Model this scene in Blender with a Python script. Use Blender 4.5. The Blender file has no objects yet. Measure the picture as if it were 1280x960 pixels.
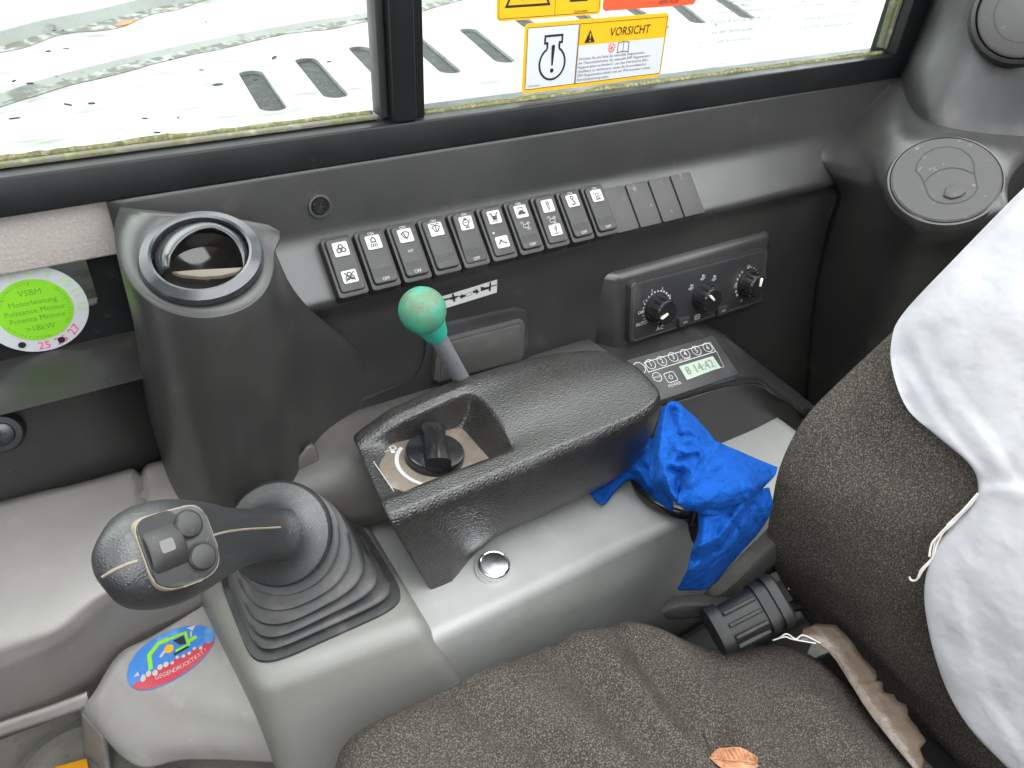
import bpy, bmesh, math, random
from mathutils import Vector as V, Matrix, noise
random.seed(7)
SC = bpy.context.scene
COL = SC.collection
R = math.radians

# ------------------------------------------------------------------ camera
CAM_R = V((0.8490, -0.5270, 0.0420)); CAM_U = V((0.2770, 0.5110, 0.8140)); CAM_F = V((0.4500, 0.6790, -0.5800))
CAM_F.normalize(); CAM_R = (CAM_R - CAM_R.dot(CAM_F) * CAM_F).normalized(); CAM_U = CAM_R.cross(CAM_F)
CAM = V((0, 0, 1.25)); FOC = 960.0
cd = bpy.data.cameras.new('camera'); cd.sensor_width = 36; cd.lens = 27.0; cd.clip_start = 0.01; cd.clip_end = 200
cam = bpy.data.objects.new('camera', cd); COL.objects.link(cam)
m = Matrix((CAM_R, CAM_U, -CAM_F)).transposed().to_4x4(); m.translation = CAM
cam.matrix_world = m; SC.camera = cam

# ------------------------------------------------------------------ light: overcast day around the glazed cab
w = bpy.data.worlds.new('World'); SC.world = w; w.use_nodes = True
bg = w.node_tree.nodes['Background']; bg.inputs[0].default_value = (0.96, 0.98, 1.0, 1); bg.inputs[1].default_value = 6.5
sd = bpy.data.lights.new('overcast_sun', 'SUN'); sd.energy = 2.0; sd.angle = R(35); sd.color = (1, 0.97, 0.93)
sun = bpy.data.objects.new('overcast_sun', sd); COL.objects.link(sun)
sun.rotation_euler = V((0.25, -0.55, -0.80)).to_track_quat('-Z', 'Y').to_euler()
vs = SC.view_settings; vs.view_transform = 'Standard'; vs.look = 'None'; vs.exposure = 0.0; vs.gamma = 1.0; vs.use_curve_mapping = False

# ------------------------------------------------------------------ helpers
def ray(x, y): return CAM_R * ((x - 640) / FOC) + CAM_U * ((480 - y) / FOC) + CAM_F
def _at(x, y, ax, v):
    d = ray(x, y); return CAM + d * ((v - CAM[ax]) / d[ax])
def AX(x, y, v): return _at(x, y, 0, v)
def AY(x, y, v): return _at(x, y, 1, v)
def AZ(x, y, v): return _at(x, y, 2, v)
def AD(x, y, d): return CAM + ray(x, y) * d
def APL(x, y, p, n):
    d = ray(x, y); return CAM + d * ((p - CAM).dot(n) / d.dot(n))

def topx(p):
    d = p - CAM; z = d.dot(CAM_F); return V((640 + FOC * d.dot(CAM_R) / z, 480 - FOC * d.dot(CAM_U) / z))
class Fr:
    """a local frame: origin, x axis, y axis, normal"""
    def __init__(s, o, ex, ey):
        s.o = V(o); s.x = V(ex).normalized(); s.z = s.x.cross(V(ey)).normalized(); s.y = s.z.cross(s.x)
    def p(s, a, b, c=0): return s.o + s.x * a + s.y * b + s.z * c
    def uv(s, q): q = V(q) - s.o; return (q.dot(s.x), q.dot(s.y))
    def sub(s, a, b, c=0, rot=0, tilt=0):
        ex = s.x * math.cos(rot) + s.y * math.sin(rot); ey = -s.x * math.sin(rot) + s.y * math.cos(rot)
        if tilt: ey = ey * math.cos(tilt) + s.z * math.sin(tilt)
        return Fr(s.p(a, b, c), ex, ey)
WF = Fr((0, 0, 0), (1, 0, 0), (0, 1, 0))

def worigin(o):
    p = V((0, 0, 0))
    while o: p += o.location; o = o.parent
    return p
def finish(name, verts, faces, mat, parent=None, smooth=True, angle=35, face_cam=False, solid=0, sub=0, loc=None):
    me = bpy.data.meshes.new(name)
    org = worigin(parent) if parent else (V(loc) if loc is not None else V((0, 0, 0)))
    me.from_pydata([V(v) - org for v in verts], [], faces)
    bm = bmesh.new(); bm.from_mesh(me)
    if not face_cam: bmesh.ops.recalc_face_normals(bm, faces=bm.faces)
    else:
        s = 0
        for f in bm.faces: s += f.normal.dot((CAM - org) - f.calc_center_median()) * f.calc_area()
        if s < 0: bmesh.ops.reverse_faces(bm, faces=bm.faces)
    bm.to_mesh(me); bm.free()
    if smooth:
        me.polygons.foreach_set('use_smooth', [True] * len(me.polygons))
        if not sub: me.set_sharp_from_angle(angle=R(angle))
    me.materials.append(mat)
    o = bpy.data.objects.new(name, me); COL.objects.link(o)
    if parent: o.parent = parent
    elif loc is not None: o.location = loc
    if sub:
        md = o.modifiers.new('sub', 'SUBSURF'); md.levels = sub; md.render_levels = sub
    if solid:
        md = o.modifiers.new('solid', 'SOLIDIFY'); md.thickness = solid; md.offset = -1
    return o
def thing(name, label, cat, loc=(0, 0, 0), group=None, kind=None):
    o = bpy.data.objects.new(name, None); COL.objects.link(o); o.location = loc; o.empty_display_size = 0.02
    return tag(o, label, cat, group, kind)
def tag(o, label, cat, group=None, kind=None):
    o['label'] = label; o['category'] = cat
    if group: o['group'] = group
    if kind: o['kind'] = kind
    return o

def crv(pts, n):
    """Catmull-Rom through pts (lists of Vectors), n steps per span"""
    out = []
    for i in range(len(pts) - 1):
        p1, p2 = pts[i], pts[i + 1]
        p0 = pts[i - 1] if i else p1 * 2 - p2
        p3 = pts[i + 2] if i + 2 < len(pts) else p2 * 2 - p1
        for k in range(n):
            t = k / n
            out.append(0.5 * (2 * p1 + (p2 - p0) * t + (2 * p0 - 5 * p1 + 4 * p2 - p3) * t * t + (3 * p1 - p0 - 3 * p2 + p3) * t ** 3))
    out.append(pts[-1].copy()); return out
def gridpts(rows, nu, nv):
    fine = [crv(r, nu) for r in rows]
    cols = [crv([fr[i] for fr in fine], nv) for i in range(len(fine[0]))]
    return [[cols[i][j] for i in range(len(cols))] for j in range(len(cols[0]))]
def gridmesh(g, closed=False):
    n = len(g[0]); vs_ = [p for r in g for p in r]; fs = []
    for j in range(len(g) - 1):
        for i in range(n if closed else n - 1):
            i2 = (i + 1) % n
            fs.append((j * n + i, j * n + i2, (j + 1) * n + i2, (j + 1) * n + i))
    return vs_, fs
def patch(name, rows, nu, nv, mat, parent=None, fn=None, **k):
    g = gridpts([[V(p) for p in r] for r in rows], nu, nv)
    if fn: g = [[fn(p, i / (len(r) - 1), j / (len(g) - 1)) for i, p in enumerate(r)] for j, r in enumerate(g)]
    vs_, fs = gridmesh(g)
    k.setdefault('face_cam', True)
    return finish(name, vs_, fs, mat, parent, **k)
def fillet(pts, rs, seg=4):
    out = []
    for i, p in enumerate(pts):
        p = V(p)
        r = rs[i] if isinstance(rs, (list, tuple)) else rs
        if i == 0 or i == len(pts) - 1 or r == 0: out.append(p); continue
        a = (V(pts[i - 1]) - p); b = (V(pts[i + 1]) - p); r_ = min(r, a.length * .48, b.length * .48)
        a = p + a.normalized() * r_; b = p + b.normalized() * r_
        for k in range(seg + 1):
            t = k / seg; out.append(a * (1 - t) ** 2 + p * 2 * t * (1 - t) + b * t * t)
    return out
def rr(w_, h, r, seg=4, cx=0, cy=0):
    pts = []
    for sx, sy, a0 in ((1, 1, 0), (-1, 1, 90), (-1, -1, 180), (1, -1, 270)):
        for k in range(seg + 1):
            a = R(a0 + 90 * k / seg); pts.append((cx + sx * (w_ / 2 - r) + r * math.cos(a), cy + sy * (h / 2 - r) + r * math.sin(a)))
    return pts
def circ(r, n=32, cx=0, cy=0): return [(cx + r * math.cos(2 * math.pi * k / n), cy + r * math.sin(2 * math.pi * k / n)) for k in range(n)]
def prism(name, fr, pts, z0, z1, mat, parent=None, bev=0, seg=2, bottom=True, **k):
    bm = bmesh.new()
    lo = [bm.verts.new(fr.p(a, b, z0)) for a, b in pts]; hi = [bm.verts.new(fr.p(a, b, z1)) for a, b in pts]
    top = bm.faces.new(hi)
    if bottom: bm.faces.new(lo[::-1])
    n = len(pts)
    for i in range(n): bm.faces.new((lo[i], lo[(i + 1) % n], hi[(i + 1) % n], hi[i]))
    if bev: bmesh.ops.bevel(bm, geom=list(top.edges), offset=bev, segments=seg, affect='EDGES', profile=0.5)
    vs_ = [v.co.copy() for v in bm.verts]; bm.verts.index_update(); fs = [[v.index for v in f.verts] for f in bm.faces]; bm.free()
    return finish(name, vs_, fs, mat, parent, **k)
def box(name, fr, c, s, mat, parent=None, bev=0, seg=3, taper=None, **k):
    bm = bmesh.new(); bmesh.ops.create_cube(bm, size=1)
    for v in bm.verts:
        tx = taper if (taper and v.co.z > 0) else 1
        v.co = fr.p(c[0] + v.co.x * s[0] * tx, c[1] + v.co.y * s[1] * tx, c[2] + v.co.z * s[2])
    if bev: bmesh.ops.bevel(bm, geom=list(bm.edges), offset=bev, segments=seg, affect='EDGES', profile=0.5)
    bm.verts.index_update(); vs_ = [v.co.copy() for v in bm.verts]; fs = [[v.index for v in f.verts] for f in bm.faces]; bm.free()
    return finish(name, vs_, fs, mat, parent, **k)
def hexa(name, corners, mat, parent=None, bev=0, seg=3, **k):
    """eight corners: bottom four then top four"""
    bm = bmesh.new(); vv = [bm.verts.new(V(c)) for c in corners]
    for f in ((0, 1, 2, 3), (4, 5, 6, 7), (0, 1, 5, 4), (1, 2, 6, 5), (2, 3, 7, 6), (3, 0, 4, 7)): bm.faces.new([vv[i] for i in f])
    bmesh.ops.recalc_face_normals(bm, faces=bm.faces)
    if bev: bmesh.ops.bevel(bm, geom=list(bm.edges), offset=bev, segments=seg, affect='EDGES', profile=0.5)
    bm.verts.index_update(); vs_ = [v.co.copy() for v in bm.verts]; fs = [[v.index for v in f.verts] for f in bm.faces]; bm.free()
    return finish(name, vs_, fs, mat, parent, **k)
def lathe(name, fr, prof, mat, parent=None, n=48, **k):
    g = [[fr.p(r * math.cos(2 * math.pi * i / n), r * math.sin(2 * math.pi * i / n), z) for i in range(n)] for r, z in prof]
    vs_, fs = gridmesh(g, True); return finish(name, vs_, fs, mat, parent, **k)
def tube(name, pts, r, mat, parent=None, n=10, steps=4, **k):
    pts = crv([V(p) for p in pts], steps) if steps > 1 else [V(p) for p in pts]
    g = []; up = V((0.3, 0.2, 1)).normalized()
    for i, p in enumerate(pts):
        t = (pts[min(i + 1, len(pts) - 1)] - pts[max(i - 1, 0)]).normalized()
        a = t.cross(up).normalized(); b = a.cross(t)
        rr_ = r(i / (len(pts) - 1)) if callable(r) else r
        g.append([p + (a * math.cos(2 * math.pi * q / n) + b * math.sin(2 * math.pi * q / n)) * rr_ for q in range(n)])
    vs_, fs = gridmesh(g, True); fs += [tuple(range(n)), tuple(range(len(vs_) - n, len(vs_)))]
    return finish(name, vs_, fs, mat, parent, **k)

class Ink:
    """flat print collected into one mesh: strokes, shapes and letters lying on a frame"""
    def __init__(s, fr, z=0.0003): s.fr = fr; s.v = []; s.f = []; s.z = z
    def poly(s, pts):
        s.z += 6e-6; b = len(s.v); s.v += [s.fr.p(a, c, s.z) for a, c in pts]; s.f.append(tuple(range(b, b + len(pts)))); return s
    def rect(s, cx, cy, w_, h): return s.poly([(cx - w_ / 2, cy - h / 2), (cx + w_ / 2, cy - h / 2), (cx + w_ / 2, cy + h / 2), (cx - w_ / 2, cy + h / 2)])
    def disc(s, cx, cy, r, n=20): return s.poly(circ(r, n, cx, cy))
    def stroke(s, pts, w_, closed=False):
        s.z += 6e-6; P = [V(p) for p in pts]; n = len(P); L = []; Rr = []
        for i in range(n):
            a = P[i] - P[i - 1] if (i or closed) else P[1] - P[0]
            c = P[(i + 1) % n] - P[i] if (i < n - 1 or closed) else P[-1] - P[-2]
            a = a.normalized(); c = c.normalized(); na = V((-a.y, a.x)); nc = V((-c.y, c.x)); mi = (na + nc)
            mi = mi.normalized() if mi.length > 1e-6 else na
            mi = mi * (w_ / 2 / max(0.4, mi.dot(na))); L.append(P[i] + mi); Rr.append(P[i] - mi)
        b = len(s.v); s.v += [s.fr.p(q.x, q.y, s.z) for q in L + Rr]
        for i in range(n if closed else n - 1): s.f.append((b + i, b + (i + 1) % n, b + n + (i + 1) % n, b + n + i))
        return s
    def ring(s, cx, cy, r, w_, a0=0, a1=360, n=24):
        if a1 - a0 >= 360: return s.stroke(circ(r, n, cx, cy), w_, True)
        return s.stroke([(cx + r * math.cos(R(a0 + (a1 - a0) * k / n)), cy + r * math.sin(R(a0 + (a1 - a0) * k / n))) for k in range(n + 1)], w_)
    def text(s, body, x, y, size, rot=0, align='CENTER', sx=1.0, shear=0):
        s.z += 6e-6
        c = bpy.data.curves.new('t', 'FONT'); c.body = body; c.size = size; c.align_x = align; c.align_y = 'CENTER'; c.resolution_u = 2; c.shear = shear
        o = bpy.data.objects.new('t', c); me = bpy.data.meshes.new_from_object(o)
        b = len(s.v); ca, sa = math.cos(rot), math.sin(rot)
        for v in me.vertices:
            a, q = v.co.x * sx, v.co.y; s.v.append(s.fr.p(x + a * ca - q * sa, y + a * sa + q * ca, s.z))
        s.f += [tuple(b + i for i in p.vertices) for p in me.polygons]
        bpy.data.objects.remove(o); bpy.data.curves.remove(c); bpy.data.meshes.remove(me); return s
    def build(s, name, mat, parent): return finish(name, s.v, s.f, mat, parent, smooth=False, face_cam=True)

# ------------------------------------------------------------------ materials
def nmat(name, col, rough=0.5, spec=0.5, metal=0, bump=(), mix=(), rvar=None, coat=0, sheen=0):
    """bump: (kind, scale, strength, distance); mix: (scale, colour, low, high, detail[, kind])"""
    mt = bpy.data.materials.new(name); mt.use_nodes = True; nt = mt.node_tree; N = nt.nodes; L = nt.links
    b = N['Principled BSDF']; b.inputs['Roughness'].default_value = rough; b.inputs['Metallic'].default_value = metal
    b.inputs['Coat Roughness'].default_value = .32; b.inputs['Specular IOR Level'].default_value = spec; b.inputs['Coat Weight'].default_value = coat
    if sheen: b.inputs['Sheen Weight'].default_value = sheen
    tc = N.new('ShaderNodeTexCoord'); co = tc.outputs['Object']
    def tex(kind, sc, det=3):
        if kind == 'V':
            t = N.new('ShaderNodeTexVoronoi'); t.feature = 'DISTANCE_TO_EDGE'; t.inputs['Scale'].default_value = sc; L.new(co, t.inputs['Vector']); return t.outputs['Distance']
        if kind == 'W':
            t = N.new('ShaderNodeTexWave'); t.inputs['Scale'].default_value = sc; t.inputs['Distortion'].default_value = 1.5; L.new(co, t.inputs['Vector']); return t.outputs['Fac']
        t = N.new('ShaderNodeTexNoise'); t.inputs['Scale'].default_value = sc; t.inputs['Detail'].default_value = det; t.inputs['Roughness'].default_value = .6
        if kind == 'S':
            mp = N.new('ShaderNodeMapping'); mp.inputs['Scale'].default_value = (.32, 1, 1); L.new(co, mp.inputs['Vector']); L.new(mp.outputs[0], t.inputs['Vector'])
        else: L.new(co, t.inputs['Vector'])
        return t.outputs['Fac']
    cur = None
    if mix:
        rgb = N.new('ShaderNodeRGB'); rgb.outputs[0].default_value = (*col, 1); cur = rgb.outputs[0]
        for e in mix:
            sc, c2, lo, hi, det = e[:5]; kind = e[5] if len(e) > 5 else 'N'; amt = e[6] if len(e) > 6 else 1
            mr = N.new('ShaderNodeMapRange'); mr.inputs['From Min'].default_value = lo; mr.inputs['From Max'].default_value = hi; mr.inputs['To Max'].default_value = amt
            L.new(tex(kind, sc, det), mr.inputs['Value'])
            mx = N.new('ShaderNodeMix'); mx.data_type = 'RGBA'; L.new(mr.outputs[0], mx.inputs['Factor']); L.new(cur, mx.inputs['A']); mx.inputs['B'].default_value = (*c2, 1)
            cur = mx.outputs['Result']
        L.new(cur, b.inputs['Base Color'])
    else: b.inputs['Base Color'].default_value = (*col, 1)
    if rvar:
        mr = N.new('ShaderNodeMapRange'); mr.inputs['From Min'].default_value = .3; mr.inputs['From Max'].default_value = .7
        mr.inputs['To Min'].default_value = rvar[1]; mr.inputs['To Max'].default_value = rvar[2]; L.new(tex('N', rvar[0], 4), mr.inputs['Value']); L.new(mr.outputs[0], b.inputs['Roughness'])
    prev = None
    for kind, sc, st, dist in bump:
        bp = N.new('ShaderNodeBump'); bp.inputs['Strength'].default_value = st; bp.inputs['Distance'].default_value = dist
        L.new(tex(kind, sc), bp.inputs['Height'])
        if prev: L.new(prev, bp.inputs['Normal'])
        prev = bp.outputs[0]
    if prev: L.new(prev, b.inputs['Normal'])
    return mt
DUST = (0.16, 0.145, 0.125)
M = {}
M['dark'] = nmat('dark_plastic', (0.021, 0.021, 0.0205), .40, .65, bump=(('N', 700, .22, .0004),), rvar=(14, .30, .42),
                 mix=((9, (0.032, 0.031, 0.029), .4, .75, 5), (30, (0.095, 0.09, 0.08), .60, .80, 8, 'N', .5), (260, (0.20, 0.19, 0.17), .72, .78, 3, 'N', .5)))
M['darker'] = nmat('black_plastic', (0.02, 0.02, 0.021), .5, .5, bump=(('N', 1500, .25, .0003),), mix=((30, (0.05, 0.047, 0.042), .55, .8, 5),), rvar=(20, .35, .6))
M['switch'] = nmat('switch_plastic', (0.020, 0.0195, 0.019), .42, .45, bump=(('N', 2500, .25, .0002),), mix=((260, (0.12, 0.105, 0.09), .6, .8, 5, 'N', .6),))
M['blank'] = nmat('blank_plastic', (0.034, 0.033, 0.032), .5, .5, bump=(('N', 1800, .3, .0003),), mix=((120, (0.15, 0.14, 0.125), .62, .75, 5, 'N', .8),))
M['grey'] = nmat('grey_plastic', (0.305, 0.311, 0.300), .42, .5, bump=(('N', 1400, .3, .0003),), rvar=(11, .36, .55),
                 mix=((8, (0.25, 0.255, 0.238), .35, .75, 5), (44, (0.36, 0.355, 0.33), .58, .8, 8, 'N', .6), (16, (0.18, 0.178, 0.16), .58, .80, 8, 'N', .6), (500, (0.42, 0.41, 0.38), .77, .8, 2, 'N', .6)))
M['housing'] = nmat('olive_grey_plastic', (0.185, 0.185, 0.168), .42, .5, bump=(('N', 900, .3, .0003),), rvar=(11, .36, .5), mix=((9, (0.15, 0.148, 0.132), .35, .75, 6), (60, (0.24, 0.235, 0.21), .62, .8, 6, 'N', .5), (300, (0.42, 0.41, 0.38), .75, .79, 2, 'N', .5)))
M['lid'] = nmat('lid_plastic', (0.055, 0.054, 0.052), .36, .9, bump=(('N', 900, .2, .0003),), mix=((40, (0.09, 0.086, 0.08), .5, .8, 6),))
M['skirt'] = nmat('pale_grey_plastic', (0.27, 0.262, 0.245), .5, .5, bump=(('N', 1400, .2, .0003),), rvar=(10, .42, .6),
                  mix=((12, (0.22, 0.21, 0.195), .4, .75, 5), (40, (0.34, 0.33, 0.305), .56, .78, 8, 'N', .7), (14, (0.17, 0.16, 0.145), .58, .80, 8, 'N', .6), (260, (0.13, 0.122, 0.11), .70, .78, 3, 'N', .5)))
M['cover'] = nmat('brown_grey_plastic', (0.21, 0.20, 0.19), .5, .5, bump=(('N', 1300, .35, .0004),), rvar=(12, .42, .6),
                  mix=((9, (0.26, 0.248, 0.232), .35, .7, 5), (70, (0.32, 0.305, 0.28), .62, .8, 6, 'N', .6), (380, (0.34, 0.32, 0.29), .75, .79, 2, 'N', .7)))
M['leather'] = nmat('armrest_vinyl', (0.012, 0.0115, 0.011), .38, .85, coat=.25, bump=(('V', 400, .9, .0010), ('N', 650, .5, .0006)), rvar=(22, .30, .42),
                    mix=((520, (0.05, 0.045, 0.038), .56, .72, 3, 'N', .8), (25, (0.03, 0.028, 0.026), .5, .8, 5)))
M['rubber'] = nmat('joystick_rubber', (0.020, 0.021, 0.0225), .42, .9, bump=(('V', 640, .55, .0006), ('N', 900, .3, .0004)), mix=((500, (0.075, 0.075, 0.075), .6, .8, 3),))
M['boot'] = nmat('boot_rubber', (0.022, 0.0225, 0.023), .5, .6, bump=(('N', 900, .2, .0003),), mix=((35, (0.085, 0.08, 0.072), .5, .8, 6), (300, (0.13, 0.125, 0.115), .68, .8, 4, 'N', .6)))
M['gloss'] = nmat('gloss_black', (0.012, 0.012, 0.013), .16, .6, mix=((300, (0.05, 0.047, 0.044), .6, .8, 5, 'N', .5),), rvar=(60, .1, .28))
M['ring'] = nmat('vent_ring_plastic', (0.022, 0.025, 0.028), .2, .8, mix=((200, (0.10, 0.10, 0.095), .6, .8, 5, 'N', .5),), rvar=(40, .16, .32))
M['frame'] = nmat('black_frame_paint', (0.006, 0.0065, 0.007), .45, .3, bump=(('N', 500, .08, .0003),), mix=((90, (0.035, 0.033, 0.03), .62, .8, 6),), rvar=(18, .32, .5))
M['seal'] = nmat('weathered_seal', (0.13, 0.125, 0.10), .8, .3, bump=(('N', 500, .5, .0008),), mix=((120, (0.10, 0.11, 0.03), .45, .6, 5), (60, (0.26, 0.25, 0.21), .55, .7, 4)))
M['moss'] = nmat('moss', (0.12, 0.12, 0.045), .95, .2, bump=(('N', 900, .8, .001),), mix=((300, (0.24, 0.225, 0.14), .45, .65, 4), (70, (0.07, 0.07, 0.04), .55, .75, 4)))
M['cream_line'] = nmat('seam_line', (0.24, 0.205, 0.15), .6, .4, mix=((400, (0.2, 0.17, 0.13), .5, .7, 3),))
M['hood'] = nmat('weathered_white_paint', (0.300, 0.306, 0.298), .5, .4, bump=(('N', 60, .15, .002),),
                 mix=((5, (0.20, 0.198, 0.185), .46, .72, 9, 'S', .8), (30, (0.11, 0.106, 0.092), .54, .68, 9, 'S', .75), (90, (0.07, 0.064, 0.05), .62, .72, 7, 'S', .8)))
M['grime'] = nmat('groove_grime', (0.15, 0.145, 0.125), .9, .2, bump=(('N', 200, .6, .002),), mix=((45, (0.32, 0.325, 0.315), .46, .60, 8), (120, (0.10, 0.09, 0.07), .62, .75, 5)))
M['mesh'] = nmat('slot_mesh', (0.035, 0.037, 0.038), .8, .3, mix=((260, (0.16, 0.16, 0.16), .64, .70, 2), (60, (0.07, 0.07, 0.07), .5, .7, 4)))
M['fabric'] = nmat('seat_fabric', (0.034, 0.0295, 0.026), .95, .1, bump=(('N', 1000, .8, .0012),),
                   mix=((10, (0.050, 0.043, 0.037), .35, .75, 6), (46, (0.085, 0.074, 0.062), .60, .85, 6, 'N', .6), (950, (0.17, 0.15, 0.125), .47, .70, 2, 'N', .9)))
M['whitecloth'] = nmat('white_cover_cloth', (0.42, 0.42, 0.44), 1.0, .05, bump=(('N', 1500, .2, .0004), ('N', 26, .45, .006), ('S', 40, .25, .004)), mix=((9, (0.40, 0.38, 0.35), .6, .85, 6, 'N', .5),))
M['blue'] = nmat('blue_cloth', (0.005, 0.064, 0.30), .95, .1, bump=(('N', 900, .7, .0012), ('N', 150, .6, .0030), ('N', 62, .9, .0070)), mix=((60, (0.003, 0.036, 0.19), .45, .75, 5, 'N', .7),))
M['white'] = nmat('white_print', (0.42, 0.42, 0.41), .5, .4, mix=((700, (0.36, 0.35, 0.32), .62, .8, 4, 'N', .6),))
M['whitetext'] = nmat('pale_lettering', (0.42, 0.42, 0.41), .6, .3)
M['black'] = nmat('black_print', (0.012, 0.012, 0.012), .5, .4)
M['greyprint'] = nmat('grey_print', (0.13, 0.135, 0.14), .6, .3)
M['yellow'] = nmat('yellow_print', (0.62, 0.34, 0.006), .45, .4, mix=((80, (0.55, 0.29, 0.007), .5, .8, 4),))
M['red'] = nmat('red_print', (0.60, 0.07, 0.02), .5, .4)
M['paper'] = nmat('sticker_paper', (0.46, 0.48, 0.50), .5, .4)
M['lime'] = nmat('lime_print', (0.20, 0.52, 0.02), .5, .4)
M['limeink'] = nmat('dark_lime_ink', (0.10, 0.30, 0.02), .5, .4)
M['limetext'] = nmat('lime_numerals', (0.38, 0.62, 0.17), .5, .4)
M['magenta'] = nmat('magenta_numerals', (0.76, 0.03, 0.16), .5, .4)
M['skyblue'] = nmat('sticker_blue', (0.035, 0.17, 0.48), .35, .5, mix=((60, (0.13, 0.30, 0.55), .55, .75, 3),))
M['stickred'] = nmat('sticker_red', (0.44, 0.03, 0.045), .35, .5)
M['lcd'] = nmat('lcd_glass', (0.19, 0.25, 0.185), .2, .5, mix=((40, (0.23, 0.28, 0.22), .4, .7, 3),))
M['lcdink'] = nmat('lcd_segments', (0.10, 0.135, 0.10), .4, .4)
M['chrome'] = nmat('brushed_chrome', (0.82, 0.83, 0.84), .12, .5, 1, mix=((300, (0.55, 0.55, 0.55), .6, .8, 4),), rvar=(60, .07, .22))
M['steel'] = nmat('grey_shaft', (0.20, 0.21, 0.23), .4, .5, .3, mix=((200, (0.10, 0.10, 0.10), .55, .75, 5),))
M['green'] = nmat('worn_green_knob', (0.010, 0.27, 0.18), .5, .45, bump=(('N', 500, .35, .0006),), mix=((30, (0.09, 0.13, 0.07), .38, .56, 7, 'N', .9), (420, (0.07, 0.08, 0.05), .56, .72, 4, 'N', .9)))
M['greencap'] = nmat('green_collar', (0.012, 0.36, 0.26), .45, .45, mix=((150, (0.05, 0.28, 0.18), .5, .7, 4),))
M['trim'] = nmat('textured_trim', (0.34, 0.31, 0.285), .85, .3, bump=(('N', 420, .7, .0015),), mix=((500, (0.42, 0.385, 0.355), .5, .7, 4),))
M['shelfgrey'] = nmat('shelf_plastic', (0.060, 0.057, 0.053), .5, .5, bump=(('N', 900, .3, .0004),), mix=((12, (0.10, 0.094, 0.086), .4, .75, 6), (300, (0.2, 0.19, 0.17), .72, .8, 3, 'N', .6)))
M['reel'] = nmat('reel_plastic', (0.010, 0.010, 0.010), .5, .4, mix=((60, (0.03, 0.028, 0.026), .5, .8, 5),))
M['webbing'] = nmat('belt_webbing', (0.032, 0.0315, 0.030), .8, .3, bump=(('N', 700, .5, .0006),), mix=((30, (0.06, 0.057, 0.052), .45, .75, 5),))
M['film'] = nmat('torn_plastic_film', (0.11, 0.082, 0.063), .28, .5, bump=(('N', 90, .6, .003),), mix=((40, (0.19, 0.155, 0.125), .5, .7, 5),))
M['thread'] = nmat('white_thread', (0.62, 0.60, 0.56), .9, .2)
M['leaf'] = nmat('dry_leaf', (0.40, 0.19, 0.10), .7, .3, mix=((140, (0.22, 0.085, 0.04), .45, .7, 5), (50, (0.48, 0.28, 0.17), .5, .7, 4)), bump=(('W', 160, .5, .0008),))
M['orange'] = nmat('amber_paint', (0.80, 0.36, 0.015), .5, .4)
M['floor'] = nmat('dusty_floor', (0.16, 0.155, 0.135), .8, .3, bump=(('N', 300, .4, .001),), mix=((20, (0.24, 0.23, 0.20), .4, .7, 6), (200, (0.09, 0.085, 0.075), .6, .8, 4)))
M['brass'] = nmat('ivory_pointer', (0.75, 0.70, 0.58), .4, .5)
M['lens'] = nmat('translucent_window', (0.11, 0.11, 0.105), .4, .5)
M['dusty'] = nmat('dusty_floor_of_cup', (0.15, 0.125, 0.10), .35, .5, mix=((60, (0.26, 0.21, 0.16), .5, .75, 5),))
M['lip'] = nmat('mesh_fabric_vane', (0.15, 0.13, 0.105), .8, .3, bump=(('N', 2500, .5, .0004),))
M['smoke'] = nmat('smoked_plastic', (0.02, 0.018, 0.016), .1, .6, rvar=(50, .06, .2))
g = bpy.data.materials.new('window_glass'); g.use_nodes = True; nt = g.node_tree; nt.nodes.clear()
out = nt.nodes.new('ShaderNodeOutputMaterial'); mx = nt.nodes.new('ShaderNodeMixShader'); tr = nt.nodes.new('ShaderNodeBsdfTransparent'); gl = nt.nodes.new('ShaderNodeBsdfGlossy')
fr_ = nt.nodes.new('ShaderNodeFresnel'); fr_.inputs[0].default_value = 1.25; gl.inputs['Roughness'].default_value = .02; tr.inputs[0].default_value = (.72, .755, .73, 1)
geo = nt.nodes.new('ShaderNodeNewGeometry'); inv = nt.nodes.new('ShaderNodeMath'); inv.operation = 'SUBTRACT'; inv.inputs[0].default_value = 1; nt.links.new(geo.outputs['Backfacing'], inv.inputs[1])
mu = nt.nodes.new('ShaderNodeMath'); mu.operation = 'MULTIPLY'; nt.links.new(inv.outputs[0], mu.inputs[0]); nt.links.new(fr_.outputs[0], mu.inputs[1]); nt.links.new(mu.outputs[0], mx.inputs[0]); nt.links.new(tr.outputs[0], mx.inputs[1]); nt.links.new(gl.outputs[0], mx.inputs[2]); nt.links.new(mx.outputs[0], out.inputs[0])
M['glass'] = g

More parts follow.
